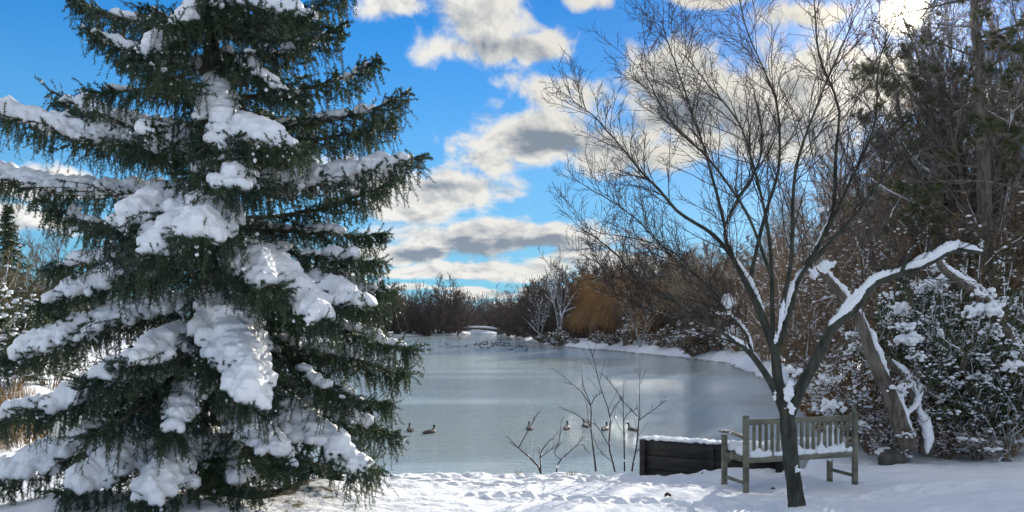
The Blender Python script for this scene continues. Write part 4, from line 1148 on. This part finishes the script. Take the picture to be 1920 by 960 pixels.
def far_shores():
    rng = np.random.default_rng(71)
    willow('willow_tree', base_at(1172, 73), 7.2, 6.4, rng, 'orange twigged willow leaning over the far right shore', WILLOW, strands=1900, minr=.012)
    willow('willow_tree', base_at(1105, 86), 5.8, 2.4, rng, 'smaller olive orange willow left of the orange one', WILLOW, strands=500, minr=.012)
    willow('willow_tree', base_at(1235, 86), 12.0, 7.0, rng, 'tall pale willow arching over the orange willow', WILLOWP, strands=800, minr=.010, fall=.40)
    willow('willow_tree', base_at(1315, 60), 9.0, 5.0, rng, 'pale brown willow above the snow bank behind the left limbs', WILLOWP, strands=800, minr=.010, fall=.5)
    bush('pale_grass_bush', base_at(1385, 54.5), 1.6, 1.7, rng, 'cream coloured drooping bush at the end of the snow bank', stems=40, n2=8, n3=6, minr=.012, twig=REED, snow=.5, snowr=(.05, .12))
    k = bush('shore_bush', base_at(1300, 58), 1.0, 1.2, rng, 'bluish snowy bush low on the far snow bank', group='shore bushes', stems=20, n2=9, n3=7, minr=.011, snow=.22, snowr=(.04, .09), leaf=DULLEAF, leafn=2, leafs=(.14, .06))
    for i, (px, d, s, lab) in enumerate(((1240, 66, .8, 'dark twiggy bush on the snow bank right of the orange willow'), (1272, 64, .7, 'low snowy bush between the willow and the bluish bush'), (1345, 56.5, .9, 'snowy bush at the water left of the cream bush'), (1440, 48, 1.2, 'snowy bush at the shore behind the bare tree trunk'),
                                     (1290, 74, 1.2, 'dark evergreen bush on top of the snow bank'), (1080, 84, .9, 'bush under the left edge of the willows'), (1020, 94, 1.0, 'snowy bush at the foot of the pale stems'), (1180, 73, 1.1, 'dark round bush under the orange willow'), (1120, 79, 1.2, 'dark bush at the water under the left side of the orange willow'), (1145, 76, .9, 'bush between the two dark ones under the orange willow'),
                                     (1218, 68.5, 1.2, 'bush right at the waterline beside the rail fence'), (1258, 65, 1.3, 'brushy bush overhanging the water right of the rail fence'), (1322, 57.5, 1.4, 'large twiggy bush on the waterline left of the cream bush'), (1410, 51.5, 1.6, 'twiggy bush at the water just right of the cream bush'), (1045, 87, 1.3, 'brush at the foot of the tall pale tree'), (1480, 41, 1.6, 'snowy brush at the water seen under the forked trunk'),
                                     (1530, 30, 1.3, 'brush at the water edge right behind the bench back'))):
        s *= (.55, 1.0, 1.35, .75, 1.15)[i % 5]; copy_tree(k, base_at(px, d), i * 1.1, (s * (1.3, .9, 1.1)[i % 3], s, s * (.8, 1.2, 1)[i % 3]), lab, 'shore bushes')
    # pale stemmed trees at the waterline
    A = bare_tree('pale_tree', base_at(1012, 95), 7.5, rng, 'pale many stemmed tree at the waterline, left of the willows', group='pale stemmed shore trees', stems=4, n1=6, n2=5, n3=3, minr=.022, bark=TWIGSNOW if False else mat('pale snowy bark', (.20, .19, .18), .8, (.36, .35, .34), 2), twig=TWIGG, snow=.35)
    copy_tree(A, base_at(1050, 90), 2, (1.1, 1.1, 1.6), 'tall pale tree rising above the dark trees left of the willows', 'pale stemmed shore trees')
    copy_tree(A, base_at(1200, 69), 4, (.7, .7, .75), 'short pale trunk right of the orange willow', 'pale stemmed shore trees')
    # dark tree masses on both far banks, every crown its own tree
    B = [bush('shore_tree', base_at(985, 118), 3.0, 5.6, rng, 'dark bushy tree at the left end of the right bank', 'tree', 'dark trees on the far banks', stems=20, n2=10, n3=8, n4=4, minr=.026, twig=TWIG, snow=.0, low=.0),
         bush('shore_tree', base_at(800, 140), 3.4, 5.0, rng, 'rounded dark tree at the middle of the far left bank', 'tree', 'dark trees on the far banks', stems=22, n2=10, n3=8, n4=4, minr=.028, twig=TWIG, snow=.0, low=.0)]
    spots = [(955, 140, .9), (970, 128, .85), (1005, 108, .85), (1025, 104, 1.0), (1045, 104, 1.1), (1065, 96, 1.1), (1090, 96, 1.25), (1120, 98, 1.3), (1000, 125, 1.0), (1150, 95, 1.2), (1185, 92, 1.25), (1215, 80, 1.0), (1250, 86, 1.3), (1285, 84, 1.3), (1320, 78, 1.2), (1360, 72, 1.1), (1400, 66, 1.1), (1440, 62, 1.1),
             (745, 137, .95), (765, 141, 1.0), (785, 143, 1.05), (820, 146, 1.15), (840, 150, 1.1), (858, 154, 1.0), (720, 137, 1.0), (695, 134, 1.1), (670, 132, 1.1), (640, 130, 1.2), (730, 150, 1.3), (875, 172, 1.0), (895, 190, 1.1), (915, 188, 1.0), (935, 182, 1.0), (946, 160, .9)]
    for i, (px, d, s) in enumerate(spots):
        side = 'right' if px > 925 else 'left'
        cue = ('between the bridge and the pale stems' if px < 1010 else 'behind the pale stems' if px < 1075 else 'behind the orange willow' if px < 1235 else 'behind the snowy bank') if px > 945 else ('beside the spruce tips' if px < 760 else 'below the tall bare pair' if px < 868 else 'behind the bridge')
        copy_tree(B[i % 2], base_at(px, d), i * 1.9, (s * 1.25, s * 1.25, s * rng.uniform(1.05, 1.3)), f'one of the dark trees on the far bank {cue}', 'dark trees on the far banks, ' + cue)
    T = bare_tree('tall_bare_tree', base_at(836, 150), 11.5, rng, 'tall leafless tree above the far left bank, left of the leaning one', group='tall bare trees on the far bank', n1=12, n2=7, n3=5, minr=.03, spread=.5, fork=.3, r0=.22, twig=TWIG)
    copy_tree(T, base_at(859, 150), 2.2, (1, 1, 1.0), 'tall leafless tree leaning right above the far left bank', 'tall bare trees on the far bank').rotation_euler[1] = .14
    copy_tree(T, base_at(768, 146), 4, (.8, .8, .8), 'smaller leafless tree above the far left bank near the spruce', 'tall bare trees on the far bank')
    copy_tree(T, base_at(1062, 112), 1, (.9, .9, .95), 'fine leafless crown above the right bank next to the willows', 'tall bare trees on the far bank')
    copy_tree(T, base_at(1150, 120), 3, (1.1, 1.1, 1.1), 'high leafless crown above the orange willow', 'tall bare trees on the far bank')
    # dark conifers
    def conifer(px, d, H, lab, rg):
        root = empty('far_conifer', base_at(px, d), lab, 'tree', 'far conifers'); mb = MB(); tubes(mb, np.array([[0, 0, -.2], [0, 0, H * .5], [0, 0, H]]), np.array([.16, .1, .02]), 6); mb.build('trunk', SPBARK, root)
        nn = 170; z = np.linspace(.08, .98, nn) * H; a = np.arange(nn) * 2.4; r = (H - z) * .34 * rg.uniform(.6, 1.1, nn) + .1
        Q = grow(np.stack([0 * z, 0 * z, z], -1), np.stack([np.cos(a), np.sin(a), np.full(nn, -.1)], -1), r, 7, .05, -.02, rng=rg)
        nd = MB(); tubes(nd, Q, taper(np.full(nn, .03), 7, .4), 3); needles(nd, Q, 34, .30, .07, 1.0, rng=rg); nd.build('crown', EVERG, root, smooth=False)
        sn = MB(); j = rg.integers(0, nn, 60); blobs(sn, Q[j, rg.integers(3, 7, 60)] + [0, 0, .08], rg.uniform(.08, .18, (60, 1)) * np.array([1.2, 1.2, .5]), 1, .3, rng=rg); sn.build('snow', TWIGSNOW, root)['kind'] = 'stuff'
    conifer(1087, 104, 7.5, 'dark conifer poking up left of the orange willow', rng)
    conifer(1075, 100, 5.5, 'smaller conifer beside the taller one left of the willow', rng)
    conifer(15, 46, 9.0, 'dark conifer above the brown trees at the left edge', rng)
    conifer(975, 128, 6.0, 'dark conifer shape on the right bank near the bridge', rng)
    # low bridge at the far end
    bl = at(900, 623, 160); root = empty('footbridge', (bl[0] - 1.2, 160, WZ), 'low snow topped footbridge crossing the far end of the pond', 'bridge')
    mb = MB(); n = 15; V = []
    for x in np.linspace(-4.6, 4.6, n):
        zb = .35 + .55 * (1 - (x / 4.6) ** 2); zt = .95 + .28 * (1 - (x / 4.6) ** 2)
        V += [(x, -1, zb), (x, -1, zt), (x, 1, zt), (x, 1, zb)]
    f = [[i * 4 + j, (i + 1) * 4 + j, (i + 1) * 4 + (j + 1) % 4, i * 4 + (j + 1) % 4] for i in range(n - 1) for j in range(4)]
    mb.add(V, f); mb.build('arch', STONE, root, smooth=False)
    mb = MB(); xs = np.linspace(-5, 5, 21); tubes(mb, np.stack([xs, np.full(21, -.8), 1.12 + .28 * (1 - (xs / 4.6) ** 2)], -1), np.full(21, .22), 8); tubes(mb, np.stack([xs, np.full(21, .2), 1.12 + .28 * (1 - (xs / 4.6) ** 2)], -1), np.full(21, .22), 8); mb.build('snow', SNOW, root)
    for s in (-1, 1):
        mb = MB(); mb.box((s * 5.1, 0, .35), (1.1, 2.2, 1.5)); mb.build('abutment', STONE, root, smooth=False, bevel=.1)
    # rail fence on the right bank
    b0 = base_at(1196, 76); root = empty('rail_fence', b0, 'low grey rail fence with snow on its rails, right of the orange willow', 'fence')
    for i in range(3): mb = MB(); mb.box((i * 1.35, 0, .3), (.12, .12, 1.0)); mb.build('post', TWIGG, root, smooth=False)
    for z in (.40, .68):
        mb = MB(); mb.box((1.35, -.08, z), (2.9, .05, .1)); rl = mb.build('rail', TWIGG, root, smooth=False)
        mb = MB(); tubes(mb, np.stack([np.linspace(-.05, 2.75, 12), np.full(12, -.08), np.full(12, z + .07)], -1), np.full(12, .045), 6, rough=.3); mb.build('rail_snow', SNOW, rl)
    # shed glimpsed through the twigs
    b0 = base_at(1262, 92); root = empty('shed', b0, 'small grey shed with a snowy roof glimpsed behind the far bank trees', 'shed')
    mb = MB(); mb.box((0, 0, 1.0), (3.2, 2.6, 2.4)); w = mb.build('wall', mat('shed boards', (.26, .24, .25), .8, (.33, .31, .32), 3, stretch=(4, 4, .3)), root, smooth=False)
    mb = MB(); mb.box((-.7, -1.32, .85), (.8, .05, 1.9)); mb.build('door', mat('shed door', (.12, .11, .11), .7), root, smooth=False)
    mb = MB(); mb.add([(-1.9, -1.6, 2.15), (1.9, -1.6, 2.15), (1.9, 0, 3.1), (-1.9, 0, 3.1), (-1.9, 1.6, 2.15), (1.9, 1.6, 2.15), (-1.9, -1.6, 2.0), (1.9, -1.6, 2.0), (1.9, 1.6, 2.0), (-1.9, 1.6, 2.0)],
                      [[0, 1, 2, 3], [3, 2, 5, 4], [6, 7, 1, 0], [9, 4, 5, 8]]); mb.add([(-1.9, -1.6, 2.15), (-1.9, 0, 3.1), (-1.9, 1.6, 2.15), (1.9, -1.6, 2.15), (1.9, 0, 3.1), (1.9, 1.6, 2.15)], [[0, 1, 2], [5, 4, 3]]); mb.build('roof', SNOW, root, smooth=False)
    # left bank, behind and left of the spruce
    G = 'brown trees on the left bank'
    L1 = bare_tree('brown_tree', base_at(60, 44), 6.2, rng, 'rounded brown tree at the left edge below the conifer', group=G, stems=5, n1=9, n2=8, n3=7, n4=3, minr=.012, bark=BARK, twig=mat('olive brown twigs', (.10, .085, .045), .85, (.18, .15, .085), 2), wid=1.3, fork=.08, snow=.15)
    L2 = bare_tree('brown_tree', base_at(140, 52), 9.0, rng, 'thin leafless tree beside the spruce at the left', group=G, n1=12, n2=8, n3=6, n4=2, minr=.013, twig=TWIGG, fork=.2)
    for i, (o, px, d, s, lab) in enumerate([(L1, -40, 40, 1.0, 'brown tree cut off by the left edge'), (L1, 110, 50, .95, 'brown bushy tree right of the rounded one on the left bank'), (L1, 10, 56, 1.2, 'brown crown directly beneath the conifer'), (L1, 180, 60, 1.0, 'brown tree half hidden behind the spruce boughs at left'), (L2, 95, 62, 1.0, 'fine leafless crown between the conifer and the spruce'),
                                        (L2, 240, 75, 1.0, 'leafless tree behind the spruce, left of its trunk'), (L1, 300, 84, 1.2, 'brown tree glimpsed behind the spruce left of the trunk'), (L1, 400, 100, 1.3, 'brown tree hidden behind the spruce trunk'), (L1, 480, 120, 1.4, 'brown tree behind the spruce right of the trunk'), (L1, 560, 128, 1.4, 'brown tree seen through the right boughs of the spruce'), (L2, 600, 128, 1.0, 'leafless tree seen through the right side of the spruce')]):
        copy_tree(o, base_at(px, d), i * 1.3 + 1, (s,) * 3, lab, G)
    e = bush('evergreen_bush', base_at(20, 27), 2.0, 2.9, rng, 'dark evergreen bush with bits of snow at the left edge above the reeds', group='evergreen bushes at left', stems=22, n2=9, n3=7, leaf=EVERG, leafn=10, leafs=(.11, .05), snow=.5, snowr=(.04, .09), minr=.006)
    copy_tree(e, base_at(95, 31), 2, (1, 1, .95), 'dark evergreen bush between the left edge and the spruce', 'evergreen bushes at left')
    copy_tree(e, base_at(-60, 25), 4, (1, 1, 1.1), 'dark evergreen bush reaching in from beyond the left edge', 'evergreen bushes at left')
    # reeds
    mb = MB(); n = 5200; x = rng.uniform(-15.5, -9.2, n); y = rng.uniform(14.2, 21, n); z = ground_h(x, y); k = (z > -.5); x, y, z = x[k], y[k], z[k]; n = len(x)
    Q = grow(np.stack([x, y, z - .03], -1), rng.normal(size=(n, 3)) * [.16, .16, 0] + [0, 0, 1], rng.uniform(.45, .95, n), 5, .07, rng=rng); tubes(mb, Q, taper(np.full(n, .006), 5, .4), 3, cap=False)
    tag(mb.build('reeds', REED), 'dry tan reeds on the left bank behind the spruce', 'reeds', kind='stuff')
    # far wood closing the horizon
    mb = MB(); n = 60000; a = rng.uniform(-1.1, 1.1, n); d = rng.uniform(205, 330, n); top = 6.5 + 5 * vnoise(np.stack([a * 28, d * .01, a * 0], -1), 2) + 3 * vnoise(np.stack([a * 110, d * .02, a * 0], -1), 6)
    z = rng.random(n) ** 1.2 * top
    S = np.stack([np.sin(a) * d, np.cos(a) * d, z], -1); L = rng.uniform(.8, 2.6, n)
    D = rng.normal(size=(n, 3)) * [.5, .5, .4] + [0, 0, 1.0]; D = unit(D); w = rng.uniform(.05, .22, n)[:, None] * .5
    sd = unit(np.cross(D, rng.normal(size=(n, 3)))) * w
    V = np.stack([S - sd, S + sd, S + D * L[:, None]], 1).reshape(-1, 3); mb.add(V, np.arange(3 * n).reshape(-1, 3))
    tag(mb.build('far_wood', TWIG, smooth=False), 'distant leafless wood along the horizon', 'wood', kind='stuff')


far_shores()


def stones():  # the first is a solid dark mass added in place of a dark hollow
    rng = np.random.default_rng(91)
    for (px, d, s, lab) in ((1672, 12.75, (.26, .20, .17), 'dark snow capped stump added for the dark hollow under the leaning trunk'), (1885, 12.6, (.11, .08, .05), 'small dark stone on the snow near the right edge')):
        b = base_at(px, d); root = empty('stone' if 'stone' in lab else 'mound', b, lab, 'stone' if 'stone' in lab else 'mound')
        mb = MB(); blobs(mb, np.array([[0, 0, s[2] * .4], [s[0] * .5, .03, s[2] * .25]]), np.array([s, (s[0] * .6, s[1] * .7, s[2] * .6)]), 3, .3, rng=rng); mb.build('core', STONE, root)
        mb = MB(); c = rng.normal(size=(22, 3)) * [s[0] * .45, s[1] * .3, .01] + [0, .03, s[2] * 1.25]; c[:, 2] -= np.abs(c[:, 0]) * .35; blobs(mb, c, np.array([s[0] * .33, s[1] * .4, s[2] * .22]), 1, .1, rng=rng); remesh(mb.build('snow', SNOW, root), .015, 2)


stones()

def haze():  # haze box added to spread the sun's glow over sky and branches
    mb = MB(); mb.box((0, 150, 13), (500, 420, 44))
    m = bpy.data.materials.new('glow haze'); m.use_nodes = True; nt = m.node_tree; nt.nodes.clear()
    o = nt.nodes.new('ShaderNodeOutputMaterial'); v = nt.nodes.new('ShaderNodeVolumePrincipled')
    v.inputs['Color'].default_value = (.85, .9, 1, 1); v.inputs['Density'].default_value = .00010; v.inputs['Anisotropy'].default_value = .88
    nt.links.new(v.outputs[0], o.inputs['Volume'])
    tag(mb.build('haze', m, smooth=False), 'thin haze added for a glow round the sun', 'haze', kind='stuff')


haze()
